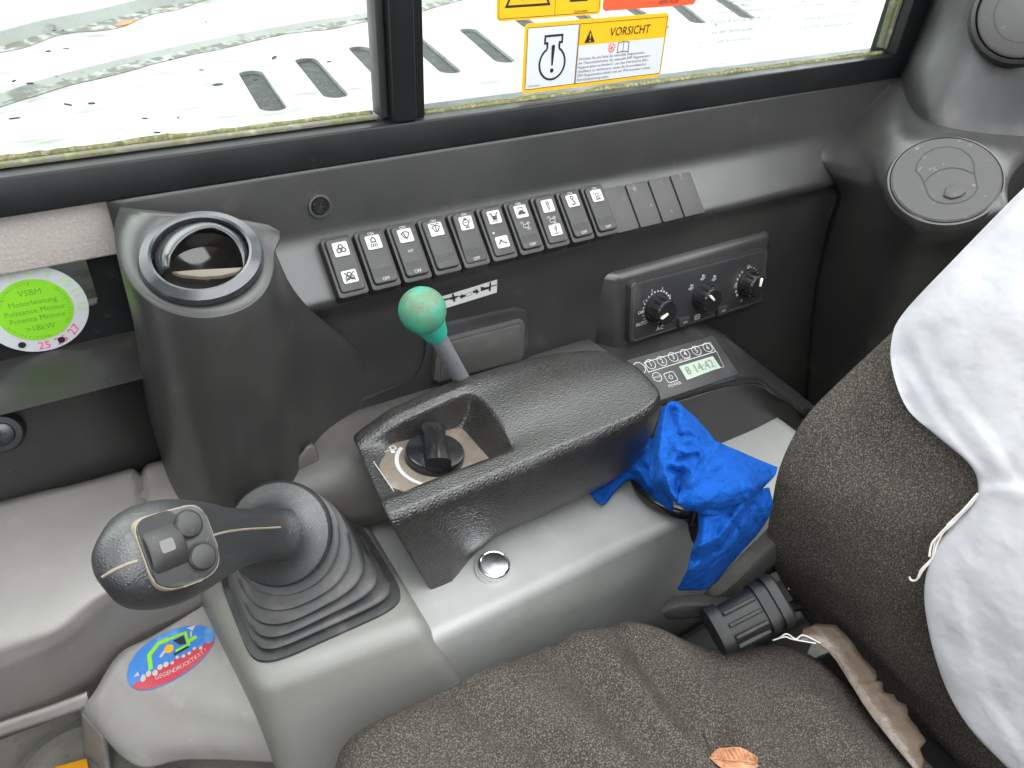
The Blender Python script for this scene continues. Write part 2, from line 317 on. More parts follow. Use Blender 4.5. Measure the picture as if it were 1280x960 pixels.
# ================================================================== SETTING
# floor and roof of the cab
o = box('cab_floor', WF, (.2, -.1, .28), (2.2, 1.5, .04), M['floor']); o['kind'] = 'structure'
rf_ = bpy.data.objects.new('cab_roof', None); COL.objects.link(rf_); rf_['kind'] = 'structure'     # unseen roof; hatch opening added and sized to let top light in
for c, s_ in (((.975, -.09, 1.66), (.15, 1.36, .05)), ((-.475, -.09, 1.66), (.55, 1.36, .05)), ((.35, .51, 1.66), (1.1, .16, .05)), ((.35, -.66, 1.66), (1.1, .22, .05))): box('roof_section', WF, c, s_, M['cover'], rf_)
for nm, c, s_ in (('door_side_light_blocking_wall', (-.30, -.74, .72), (.90, .04, .86)), ('door_side_light_blocking_wall', (.605, -.74, .86), (.91, .04, 1.14)), ('front_light_blocking_wall', (-.74, -.1, .82), (.04, 1.3, 1.06)), ('rear_wall', (1.06, -.1, .78), (.04, 1.3, .98)), ('window_side_wall', (.15, .60, .58), (1.8, .03, .62))):  # unseen walls; front and door side raised past sill height to block light
    o = box(nm, WF, c, s_, M['dark']); o['kind'] = 'structure'
for nm, c in (('corner_post', (-.72, -.72, 1.28)), ('corner_post', (1.03, -.72, 1.28)), ('corner_post', (-.72, .585, 1.28)), ('corner_post', (1.03, .585, 1.28))):
    o = box(nm, WF, c, (.07, .06, .74), M['frame'], bev=.01); o['kind'] = 'structure'

# ---------------------------------------------- the white machine cover outside the window
CZ = .93
cov = thing('machine_cover', 'weathered white painted metal cover with a row of vent slots outside the window', 'machine cover', (0.4, .62, CZ))
ends = [((314, 92), (341, 134)), ((383, 76), (419, 118)), ((449, 61), (490, 102)), ((516, 48), (562, 88)), ((586, 38), (630, 75)), ((652, 24), (699, 59)),
        ((716, 12), (766, 45)), ((776, 2), (826, 33)), ((835, -4), (872, 27)), ((888, -10), (934, 21))]
bm = bmesh.new()
def loop(pts, z):
    vs2 = [bm.verts.new((p[0], p[1], z)) for p in pts]
    return vs2, [bm.edges.new((vs2[i], vs2[(i + 1) % len(vs2)])) for i in range(len(vs2))]
_, ed = loop([(-1.6, .60), (3.2, .60), (3.2, 3.6), (-1.6, 3.6)], CZ)
caps = []
for (a, b) in ends:
    A = AZ(*a, CZ).xy; B = AZ(*b, CZ).xy; d = (B - A).normalized(); nn = V((-d.y, d.x)); r = .0185
    pts = [A + r * (-d * math.cos(R(t)) + nn * math.sin(R(t))) for t in range(-90, 91, 10)] + [B + r * (d * math.cos(R(t)) - nn * math.sin(R(t))) for t in range(-90, 91, 10)]
    caps.append(pts); v2, e2 = loop(pts, CZ); ed += e2
bmesh.ops.triangle_fill(bm, edges=ed, use_beauty=True, use_dissolve=False)
for pts in caps:   # slot walls
    up = [bm.verts.new((p[0], p[1], CZ)) for p in pts]; dn = [bm.verts.new((p[0], p[1], CZ - .006)) for p in pts]
    for i in range(len(pts)): bm.faces.new((up[i], up[(i + 1) % len(pts)], dn[(i + 1) % len(pts)], dn[i]))
bm.verts.index_update(); vv = [v.co.copy() for v in bm.verts]; ff = [[v.index for v in f.verts] for f in bm.faces]; bm.free()
finish('deck', vv, ff, M['hood'], cov, smooth=False)
for pts in caps:
    c = sum((V((p[0], p[1], 0)) for p in pts), V((0, 0, 0))) / len(pts)
    prism('vent_slot', Fr((c.x, c.y, CZ - .0105), (1, 0, 0), (0, 1, 0)), [((p[0] - c.x) * 1.06, (p[1] - c.y) * 1.06) for p in pts], 0, .005, M['mesh'], cov)
def step(pxs, h, wid, depth):
    """a raised field of the cover behind a curved crease, the crease full of grime"""
    line = crv([AZ(*p, CZ + h * 0) for p in pxs], 6)
    far = [p + V((0, depth, 0)) for p in line]
    g = [[V((p.x, p.y, CZ + .001)) for p in line], [V((p.x, p.y + .012, CZ + h)) for p in line], [V((p.x, p.y, CZ + h)) for p in far]]
    vs_, fs = gridmesh(g); finish('raised_field', vs_, fs, M['hood'], cov, face_cam=True)
    g = [[p + V((0, -wid * (.5 + .9 * noise.noise(p * 9 + V((3, h * 99, 0)))), .0008)) for p in line], [p + V((0, wid * .2 + .006, .0062)) for p in line]]
    vs_, fs = gridmesh(g); finish('grimy_crease', vs_, fs, M['grime'], cov, face_cam=True)
step([(-160, 190), (0, 133), (90, 103), (240, 66), (380, 38), (475, 22), (620, -10), (760, -34)], .012, .034, .16)
step([(-160, 105), (0, 62), (60, 45), (130, 30), (190, 14), (250, 2), (360, -24)], .024, .06, 1.4)
# bits of leaf litter on the cover
for i in range(26):
    px, py = random.uniform(0, 470), random.uniform(15, 215)
    p = AZ(px, py, CZ + .014); s = random.uniform(.003, .008); a = random.uniform(0, 6.3)
    if i == 0: p = AZ(158, 29, CZ + .026); s = .022; a = .4
    prism('litter_bit', Fr(p, (math.cos(a), math.sin(a), .1), (-math.sin(a), math.cos(a), .15)), [(-s, 0), (-s * .3, s * .4), (s * .5, s * .33), (s, 0), (s * .4, -s * .3), (-s * .5, -s * .35)], 0, .0015, M['leaf'] if i == 0 else M['mesh'], cov)

# ---------------------------------------------- window frame
win = thing('window_frame', 'black painted cab window frame with a centre post above the dark console', 'window', (.4, .55, 1.05))
ZB, ZT = 1.046, 1.60
hexa('bottom_rail', [(-.6, .537, ZB), (.90, .537, ZB), (.90, .575, ZB), (-.6, .575, ZB), (-.6, .540, 1.0695), (.90, .540, 1.0695), (.90, .575, 1.0715), (-.6, .575, 1.0715)], M['frame'], win, bev=.0015)
box('centre_post', WF, (.2495, .553, (1.07 + ZT) / 2), (.0185, .026, ZT - 1.07), M['frame'], win, bev=.0015)
box('post_flange', WF, (.2645, .557, (1.07 + ZT) / 2), (.0095, .018, ZT - 1.07), M['frame'], win, bev=.001)
box('sash_seal', WF, (.2365, .558, (1.072 + ZT) / 2), (.006, .016, ZT - 1.072), M['darker'], win, bev=.001)
hexa('rear_rail', [(.846, .541, 1.07), (.90, .538, 1.05), (.90, .575, 1.05), (.846, .575, 1.07), (.870, .541, ZT), (1.0, .538, ZT), (1.0, .575, ZT), (.870, .575, ZT)], M['frame'], win, bev=.0015)
box('rear_seal', WF, (.8465, .560, (1.074 + ZT) / 2), (.007, .012, ZT - 1.074), M['seal'], win, bev=.001)
box('top_rail', WF, (.15, .555, ZT + .02), (1.7, .04, .05), M['frame'], win, bev=.002)
box('pane', WF, (-.183, .563, (1.068 + ZT) / 2), (.83, .004, ZT - 1.068), M['glass'], win)
box('pane', WF, (.556, .557, (1.068 + ZT) / 2), (.574, .004, ZT - 1.068), M['glass'], win)
box('weatherstrip', WF, (-.183, .5555, 1.0722), (.83, .006, .0032), M['seal'], win, bev=.001)
def mossline(x0, x1, y, z, h, name='moss_line'):
    n = 160; top = []; bot = []
    for i in range(n + 1):
        x = x0 + (x1 - x0) * i / n; k = .55 + .9 * abs(noise.noise(V((x * 26, 1.3, y)))) + .3 * noise.noise(V((x * 140, 0, 0)))
        bot.append(V((x, y, z))); top.append(V((x, y + .002, z + h * k)))
    vs_, fs = gridmesh([bot, top]); finish(name, vs_, fs, M['moss'], win, face_cam=True, solid=.0015)
mossline(-.59, .231, .5592, 1.0735, .0030); mossline(.272, .842, .5535, 1.0708, .0028)
mossline(.272, .842, .5525, 1.0700, .0025)

# ---------------------------------------------- stickers on the glass
GF = Fr((0, .5546, 0), (1, 0, 0), (0, 0, 1))
def sticker(name, label, x0, x1, z0, z1, base, r=.004, rot=0):
    f = GF.sub((x0 + x1) / 2, (z0 + z1) / 2, 0, rot)
    t = thing(name, label, 'sticker', f.o)
    prism('sheet', f, rr(x1 - x0, z1 - z0, r), 0, .0003, base, t)
    return t, f, x1 - x0, z1 - z0
t, f, W_, H_ = sticker('warning_sticker', 'yellow VORSICHT sticker with engine symbol and exclamation mark, lowest on the glass', .362, .5135, 1.0755, 1.1295, M['yellow'])
Ink(f, .0005).rect(-.0475, 0, .0505, .0475).rect(.0265, -.0085, .0955, .0305).build('white_field', M['paper'], t)
k = Ink(f, .0007)
k.stroke(rr(.0505, .0475, .0002, 1, -.0475, 0), .0004, True); k.stroke(rr(.0955, .0475, .0002, 1, .0265, 0), .0004, True)
k.ring(-.047, -.005, .0128, .0018, 118, 422, 28); k.stroke([(-.0530, .0064), (-.0530, .0110), (-.0555, .0110), (-.0555, .0165), (-.0385, .0165), (-.0385, .0110), (-.0410, .0110), (-.0410, .0064)], .0018)
k.poly([(-.0488, .0085), (-.0475, .0095), (-.0460, .0095), (-.0452, .0085), (-.0463, -.0068), (-.0479, -.0068)]); k.disc(-.0470, -.0107, .0018)
k.poly([(-.0155, .0085), (-.0045, .0085), (-.0100, .0185)])
k.text('VORSICHT', .033, .0150, .0098, sx=.95, shear=.12); k.build('black_print', M['black'], t)
Ink(f, .0012).poly([(-.0107, .0155), (-.0093, .0155), (-.0097, .0115), (-.0103, .0115)]).disc(-.01, .0099, .0007).build('exclamation_mark', M['yellow'], t)
k = Ink(f, .0008)
for i, s in enumerate(('Drücken Sie die Seite für manuelle Regeneration', 'am "Automatischalter für manuelle DPF Regeneration', 'Regeneration verhindern", um den Fahrbetrieb (Par-', 'tikelfilter) zu verbessern, wenn die Kontrollleuchte', 'DPF-Regeneration blinkt und ein Warnsummer ertönt.', 'Betriebsanleitung lesen.')):
    k.text(s, -.020, -.0040 - i * .0034, .0033, align='LEFT', sx=1.12)
k.build('fine_print', M['greyprint'], t); Ink(f, .0008).text('03593-98050', -.070, -.0215, .0022, align='LEFT').build('serial_print', M['greyprint'], t)
k = Ink(f, .0008)
for i in range(12):
    a = i * math.pi / 6; k.stroke([(.0145 + .0022 * math.cos(a), .0025 + .0022 * math.sin(a)), (.0145 + .0045 * math.cos(a), .0025 + .0045 * math.sin(a))], .0007)
k.disc(.0145, .0025, .0013); k.build('red_lamp_symbol', M['red'], t)
k = Ink(f, .0008); k.stroke([(.0215, -.002), (.0215, .006), (.0265, .0068), (.0275, .0062), (.0285, .0068), (.0335, .006), (.0335, -.002), (.0285, -.0012), (.0275, -.0018), (.0265, -.0012)], .0008, True); k.stroke([(.0275, .0062), (.0275, -.0018)], .0006); k.build('book_symbol', M['greyprint'], t)

t, f, W_, H_ = sticker('hazard_sticker', 'yellow hazard pictogram sticker cut off by the top of the picture', .3355, .4365, 1.1325, 1.205, M['yellow'])
k = Ink(f, .0005); k.stroke(rr(.097, .069, .001, 1), .0004, True); k.stroke([(.004, -.0345), (.004, .0345)], .0004)
k.stroke([(-.042, -.026), (-.002, -.026), (-.022, .010)], .0018, True)
k.disc(-.021, -.0125, .0018); k.stroke([(-.0265, -.0160), (-.0215, -.0150), (-.0190, -.0195), (-.0160, -.0215)], .0018); k.stroke([(-.0215, -.0150), (-.0250, -.0205), (-.0280, -.0215)], .0018)
k.poly([(.018, -.0255), (.036, -.0255), (.036, -.0235), (.034, -.022), (.034, -.012), (.038, -.012), (.038, .004), (.026, .004), (.026, -.010), (.022, -.018), (.018, -.022)])
k.rect(.012, -.0145, .006, .005); k.rect(.0115, -.0085, .004, .004); k.build('black_print', M['black'], t)
Ink(f, .0007).text('03593-60040', .030, -.0330, .0026).build('fine_print', M['black'], t)
t, f, W_, H_ = sticker('notice_sticker', 'white notice with an orange-red edge cut off by the top of the picture', .4385, .5430, 1.1345, 1.210, M['red'])
Ink(f, .0005).rect(0, .003, .0955, .0610).build('white_field', M['paper'], t)
k = Ink(f, .0007)
for i, s in enumerate(('BESCHÄDIGT WERDEN', 'SEITENTEILE KÖNNEN', 'OFFEN STEHEN. DIE', 'SCHEIBE DARF NICHT')): k.text(s, -.045, -.0235 + i * .0064, .0046, align='LEFT', sx=1.1)
k.text('03593-75220', .020, -.0340, .0042); k.build('black_print', M['black'], t)
# clear schedule decal: only its print shows on the glass
t = thing('schedule_decal', 'clear decal with a faint printed service grid and text, right end of the glass', 'decal', GF.p(.68, 1.13))
f = GF.sub(.690, 1.118, 0, .0); k = Ink(f, .0004)
for i in range(11): k.stroke([(-.125, .008 + i * .0085), (.085, .008 + i * .0085)], .0004)
for i in range(14): k.stroke([(-.125 if i == 0 else -.015 + (i - 1) * .0083, .008), (-.125 if i == 0 else -.015 + (i - 1) * .0083, .095)], .0004)
for i in range(9): k.text(random.choice(('Motoröl', 'Kühlwasser prüfen', 'Hydrauliköl', 'Luftfilter', 'Kraftstofffilter', 'Fettschmierung')), -.105, .0122 + i * .0085, .0048, align='LEFT')
for i in range(34): k.disc(-.011 + random.randrange(12) * .0083, .0122 + random.randrange(9) * .0085, .0009, 8)
k.text('Tägliche Kontrolle des Motors', -.125, .000, .0058, align='LEFT', sx=1.1); k.text('* vor dem Starten prüfen', -.125, -.0085, .0052, align='LEFT', sx=1.1)
k.text('siehe Betriebsanleitung', -.112, -.017, .0048, align='LEFT'); k.text('1 Reinigen Sie die Kühlrippen monatlich', .0, -.004, .0048, align='LEFT', sx=1.1); k.text('2 Öle und Filter regelmäßig wechseln', .0, -.0125, .0048, align='LEFT', sx=1.1)
for i, s in enumerate(('SN', 'FRONTBLATT', 'ISO 15143', 'TYP 2')): k.text(s, .121, .062 - i * .011, .0058)
k.ring(.118, .074, .007, .0006); k.stroke([(-.133, -.022), (-.133, .110)], .0004); k.build('print', M['greyprint'], t)

# ================================================================== DARK SIDE CONSOLE
con = thing('side_console', 'dark grey moulded side console below the window with round duct column and switch ledge', 'console', (.35, .47, .85))
prof = fillet([(.556, 1.040), (.5545, 1.0475), (.5385, 1.0478), (.5315, .9935), (.4965, .9570), (.5045, .941), (.4990, .815), (.4990, .55)], [0, .003, .005, .009, .007, .008, .01, 0], 5)
def skew(x, y, z): return V((x, y, z))
XS = [.0335 + i * .0155 for i in range(61)]
vs_, fs = gridmesh([[skew(x, p.x, p.y) for x in XS] for p in prof])
finish('trim_panel', vs_, fs, M['dark'], con, face_cam=True, solid=.003)
# duct column with its sloping vent face
a_t, a_b, a_l, a_r = AY(250, 272, .495), AY(255, 379, .435), AY(180, 320, .480), AY(327, 330, .450)
VF = Fr((a_t + a_b + a_l + a_r) / 4, a_r - a_l, a_t - a_b)
def vp(px, py): return APL(px, py, VF.o, VF.z)
rim_px = [(150, 259), (143, 285), (147, 318), (159, 346), (179, 370), (209, 388), (250, 396), (292, 390), (322, 373), (338, 349), (342, 316), (335, 281)]
rim = [vp(*p) for p in rim_px]
base = [V((.030, .56, 0)), V((.022, .53, 0)), V((.022, .49, 0)), V((.026, .462, 0)), V((.034, .442, 0)), V((.046, .430, 0)), V((.062, .4255, 0)), V((.082, .4300, 0)), V((.100, .4420, 0)), V((.120, .4640, 0)), V((.146, .4860, 0)), V((.190, .5035, 0))]
rows = []
rows.append([p * 1 for p in rim])
drop = [p + V((0, 0, -.006)) - VF.z * 0 for p in rim]
for i, p in enumerate(drop):
    c = V((VF.o.x, VF.o.y, p.z)); d = (p - c); drop[i] = c + d * 1.022 + V((0, 0, -.006))
rows.append([a_.lerp(b_, .6) + V((0, 0, .0022)) for a_, b_ in zip(rim, drop)]); rows.append(drop)
for tt, z in ((.05, .996), (.14, .976), (.32, .954), (.60, .930), (.86, .905), (1, .875), (1, .83), (1, .79)):
    rows.append([V((drop[i].x * (1 - tt) + base[i].x * tt, drop[i].y * (1 - tt) + base[i].y * tt, z + (drop[i].z - 1.012) * (1 - tt))) for i in range(12)])
patch('duct_column', rows, 5, 5, M['dark'], con, solid=.003)
# sloped vent face with a round hole
n = 48; ro, ri = 1.0, .0335
outer = crv([V(p) for p in rim] + [rim[0]], 4)[:-1]
inner = [VF.p(.0335 * math.cos(2 * math.pi * k / 48), .0335 * math.sin(2 * math.pi * k / 48)) for k in range(48)]
def ang(p): a, b = VF.uv(p); return math.atan2(b, a)
outer.sort(key=ang); inner.sort(key=ang)
vs_, fs = gridmesh([outer, [o_ * .5 + i_ * .5 for o_, i_ in zip(outer, inner)], inner], True)
finish('vent_face', vs_, fs, M['dark'], con, face_cam=True, solid=.002)
# screw in the upper band
sf = Fr(AY(400, 258, .5335), (1, 0, 0), (0, .14, .9))
scr = lathe('screw', sf, [(.0001, .0015), (.0052, .0012), (.0060, .0002), (.0062, -.004)], M['gloss'], con, n=28)
lathe('screw_recess', sf, [(.0062, -.001), (.0074, .0012), (.0088, .0009), (.0094, -.002)], M['blank'], scr, n=32)
Ink(sf, .0018).rect(0, 0, .0052, .0011).rect(0, 0, .0011, .0052).build('cross_slot', M['black'], scr)
# storage lid, its recess and the stepped access panel on the lower face
PF = Fr((0, .5020, .90), (1, 0, 0), (0, .04, 1))
def pf(px, py): return PF.uv(APL(px, py, PF.o, PF.z))
pts = [pf(*p) for p in [(443, 640), (443, 512), (447, 503), (456, 496), (505, 479), (518, 472), (526, 460), (529, 446), (532, 415), (540, 407), (645, 384), (657, 388), (660, 400), (660, 640)]]
prism('access_panel', PF, pts, -.003, .0022, M['darker'], con, bev=.0015)
pts = [V(pf(*p)) for p in [(537, 473), (541, 424), (650, 396), (648, 444)]]
pts = fillet([pts[0] * .5 + pts[3] * .5] + pts[1:0:-1] * 0 + [pts[0], pts[1], pts[2], pts[3]] + [pts[0] * .5 + pts[3] * .5], [0, .004, .004, .004, .004, 0], 4)[:-1]
lid = prism('storage_lid', PF, [(p.x, p.y) for p in pts], .001, .0085, M['lid'], con, bev=.0020, seg=3)
c = sum(pts, V((0, 0))) / len(pts)
prism('raised_field', PF, [tuple(c + (p - c) * .88) for p in pts], .0082, .0094, M['lid'], lid, bev=.0007)
# blank plates at the rear end of the switch ledge
LF = Fr((0, .4968, .9573), (1, 0, 0), (0, .035, .0365))       # the ledge plane
LL = math.hypot(.0415, .0295)
def lq(px, py): return LF.uv(APL(px, py, LF.o, LF.z))
SW0 = lq(397, 309)[0]; SWP = (lq(748, 243)[0] - SW0 - .0245) / 9; SWY = lq(585, 303)[1]; SWS_ = SWP / .02535
for i in range(4):
    x = SW0 + SWP * 10 + .002 + i * SWP * 1.03
    pl = prism('blank_plate', LF.sub(x + .0125, SWY - .001, 0), rr(SWP * .95, .0430, .0016, 3), -.001, .0022, M['blank'], con, bev=.0006)
# lower shelf between console face and joystick housing
patch('lower_shelf', [[(.035, .49, .848), (.06, .47, .850), (.12, .504, .851), (.20, .504, .850), (.42, .504, .848)], [(.035, .45, .845), (.06, .43, .846), (.12, .44, .846), (.20, .44, .846), (.42, .44, .846)], [(.035, .41, .80), (.06, .41, .80), (.12, .42, .80), (.20, .41, .80), (.42, .41, .80)]], 4, 4, M['shelfgrey'], con, solid=.003)
hexa('shelf_wedge', [AY(352, 600, .447), AY(420, 622, .447), AY(420, 622, .47), AY(352, 600, .47), AY(384, 556, .455), AY(392, 556, .455), AY(394, 552, .47), AY(386, 552, .47)], M['shelfgrey'], con, bev=.003)
# raised surround of the climate panel
cTL, cTR, cBL, cBR = AY(782, 350, .4930), AY(957, 308, .4930), AY(780, 427, .4815), AY(950, 375, .4815)
CF = Fr((cTL + cTR + cBL + cBR) / 4, (1, 0, 0), ((cTL + cTR - cBL - cBR)))
o_ = CF.o
def cf(a, b, c=0): return CF.p(a, b, c)
hexa('panel_surround', [cf(-.124, -.050, -.030), cf(.122, -.050, -.030), cf(.118, .046, -.020), cf(-.130, .046, -.020), cf(-.1035, -.040, -.001), cf(.1045, -.040, -.001), cf(.1045, .0395, -.001), cf(-.1035, .0395, -.001)], M['dark'], con, bev=.006, seg=4)
# radio shelf, its rim running down to the rear, and the bin wall below
rows = [[AY(748, 456, .468), AY(790, 442, .468), AY(893, 411, .468), AY(955, 452, .445), AY(1022, 503, .42)],
        [AY(748, 460, .462), AY(790, 447, .462), AY(890, 417, .462), AY(952, 456, .440), AY(1019, 508, .415)],
        [AY(760, 521, .388), AY(806, 508, .388), AY(925, 474, .388), AY(968, 487, .392), AY(1010, 514, .400)],
        [AY(762, 527, .3845), AY(808, 514, .3845), AY(929, 479, .3845), AY(965, 493, .388), AY(1006, 522, .396)],
        [AY(762, 533, .3865), AY(808, 520, .3865), AY(929, 486, .3865), AY(962, 500, .390), AY(1003, 530, .398)],
        [AY(756, 650, .395), AY(800, 640, .395), AY(918, 610, .395), AY(948, 625, .397), AY(990, 650, .405)]]
rows[0] = [V((p.x, .503, p.z)) for p in rows[1]]
patch('radio_shelf', rows, 5, 4, M['dark'], con, solid=.003)
# rear corner trim with the round blank vent
VN = V((-.535, -.277, .80)).normalized(); VC = AD(1181, 226, .70)
RF = Fr(VC, CAM_R - VN * CAM_R.dot(VN), CAM_U)
RF = Fr(VC, CAM_R - VN * CAM_R.dot(VN), VN.cross(CAM_R - VN * CAM_R.dot(VN)))
def rv(px, py, off=-.0040): return APL(px, py, VC + VN * off, VN)
rows = [[AY(1007, 183, .5312), AY(1120, 98, .5375), AY(1150, 142, .47), AY(1205, 163, .42), AY(1300, 172, .37)],
        [AY(1011, 190, .5280), AY(1064, 158, .5285), AY(1128, 180, .425), AY(1182, 172, .392), AY(1290, 190, .345)],
        [AY(1030, 215, .512), AY(1082, 215, .450), rv(1112, 225, -.006), rv(1181, 226), rv(1262, 225)],
        [AY(1046, 244, .4960), AY(1088, 265, .425), rv(1135, 278, -.0065), rv(1186, 286, -.0065), rv(1262, 268)],
        [AY(1034, 285, .5020), AY(1080, 310, .425), AY(1130, 330, .375), AY(1190, 330, .345), AY(1275, 310, .315)],
        [AY(1014, 380, .5015), AY(1060, 400, .440), AY(1110, 420, .39), AY(1190, 430, .355), AY(1290, 410, .32)],
        [AY(1004, 520, .5000), AY(1050, 540, .445), AY(1110, 560, .40), AY(1190, 570, .36), AY(1290, 560, .33)]]
patch('rear_trim', rows, 6, 6, M['dark'], con, solid=.003)
rows = [[AY(1178, -40, .548), AY(1200, -50, .50), AY(1250, -60, .46), AY(1340, -60, .42)],
        [AY(1150, 28, .548), AY(1180, 35, .49), AY(1240, 50, .44), AY(1340, 55, .40)],
        [AY(1128, 80, .548), AY(1152, 115, .475), AY(1210, 140, .425), AY(1330, 150, .375)],
        [AY(1117, 100, .546), AY(1145, 152, .466), AY(1205, 176, .414), AY(1330, 180, .36)]]
patch('rear_pillar', rows, 6, 6, M['darker'], con, solid=.003)
face_rows = [[AY(930, 300, .474), AY(1060, 260, .474)], [AY(930, 640, .474), AY(1060, 620, .474)]]

# ---------------------------------------------- vents (pressed into the console, each turns on its own)
ven = thing('air_vent', 'open round air vent with shiny dark ring on top of the duct column', 'air vent', VF.o)
lathe('ring', VF, [(.0345, -.004), (.0365, .0015), (.0355, .0052), (.0300, .0076), (.0284, .0070), (.0276, .001), (.0276, -.010)], M['ring'], ven, n=64)
lathe('barrel', VF, [(.0276, .002), (.0270, -.02), (.024, -.034), (.0001, -.036)], M['black'], ven, n=48)
# the tilting flap: a curved shell hooding the upper left of the opening
OPEN = crv([V((a_, b_)) * .0274 for a_, b_ in ((-.55, -.58), (-.53, -.28), (-.43, .04), (-.24, .32), (.03, .52), (.33, .54), (.64, .38), (.85, .06), (.94, -.26))], 5)
hood = []
for j in range(13):
    t_ = j / 12; row = []
    for i, pi_ in enumerate(OPEN):
        a = R(218 - 236 * i / (len(OPEN) - 1)); po = V((.0276 * math.cos(a), .0276 * math.sin(a)))
        p = po.lerp(pi_, t_); wd = min(1, (po - pi_).length / .012)
        row.append(VF.p(p.x, p.y, .0030 + .0100 * wd * math.sin(t_ * math.pi * .56)))
    hood.append(row)
vs_, fs = gridmesh(hood); flap = finish('flap', vs_, fs, M['ring'], ven, face_cam=True, solid=.001)
vf = VF.sub(0, 0, 0)
lathe('inner_shell', VF.sub(0, 0, -.006, 0, R(-6)), [(.0255, .004), (.0235, -.006), (.016, -.013), (.0001, -.016)], M['smoke'], ven, n=40)
prism('grip_vane', vf, [(a_ * .0274, b_ * .0274) for a_, b_ in ((-.54, -.53), (-.1, -.45), (.4, -.37), (.93, -.27), (.82, -.42), (.5, -.55), (.1, -.62), (-.35, -.60))], .0015, .0046, M['lip'], ven, bev=.0005)

ven2 = thing('air_vent', 'closed round vent disc in the rear corner trim beside the white cover', 'air vent', VC)
lathe('rim', RF, [(.0500, -.008), (.0495, -.002), (.0478, .0016), (.0462, .0022), (.0458, -.001)], M['dark'], ven2, n=64)
lathe('disc', RF, [(.0455, -.004), (.0452, .0024), (.0435, .0036), (.0300, .0030), (.0001, .0030)], M['blank'], ven2, n=64)
k = Ink(RF, .0033)
def rp(px, py): return RF.uv(APL(px, py, VC, VN))
o1 = [rp(*p) for p in [(1144, 216), (1146, 206), (1155, 195), (1168, 188), (1184, 186), (1200, 189), (1212, 198), (1216, 207), (1217, 219), (1221, 238), (1217, 245), (1208, 252), (1196, 256), (1180, 257), (1168, 254), (1160, 247), (1155, 233), (1150, 222)]]
k.stroke(o1, .0009, True); k.stroke([rp(*p) for p in [(1154, 231), (1162, 222), (1174, 215), (1188, 212), (1203, 214), (1217, 220)]], .0009)
k.build('groove', M['black'], ven2)
cc = V(rp(1192, 243)); df = RF.sub(cc.x, cc.y, .0035)
prism('finger_notch', df, [tuple(V(rp(*p)) - cc) for p in [(1178, 248), (1181, 238), (1190, 234), (1200, 237), (1206, 244), (1200, 249), (1188, 252)]], -.0012, .0016, M['blank'], ven2, bev=.0014, seg=3)
p3 = AD(1283, 16, .74); n3 = V((-.75, -.5, .35)).normalized(); e3 = V((.5, -.75, 0)); F3 = Fr(p3, e3 - n3 * e3.dot(n3), n3.cross(e3 - n3 * e3.dot(n3)))
ven3 = thing('air_vent', 'round vent disc on the rear pillar at the top right edge of the picture', 'air vent', p3)
lathe('rim', F3, [(.0480, -.012), (.0470, .004), (.0440, .006), (.0420, .0)], M['darker'], ven3, n=56)
lathe('disc', F3, [(.0420, -.004), (.0415, .0045), (.0390, .0060), (.0001, .0060)], M['blank'], ven3, n=56)
Ink(F3, .0065).ring(0, 0, .028, .0009).build('groove', M['black'], ven3)

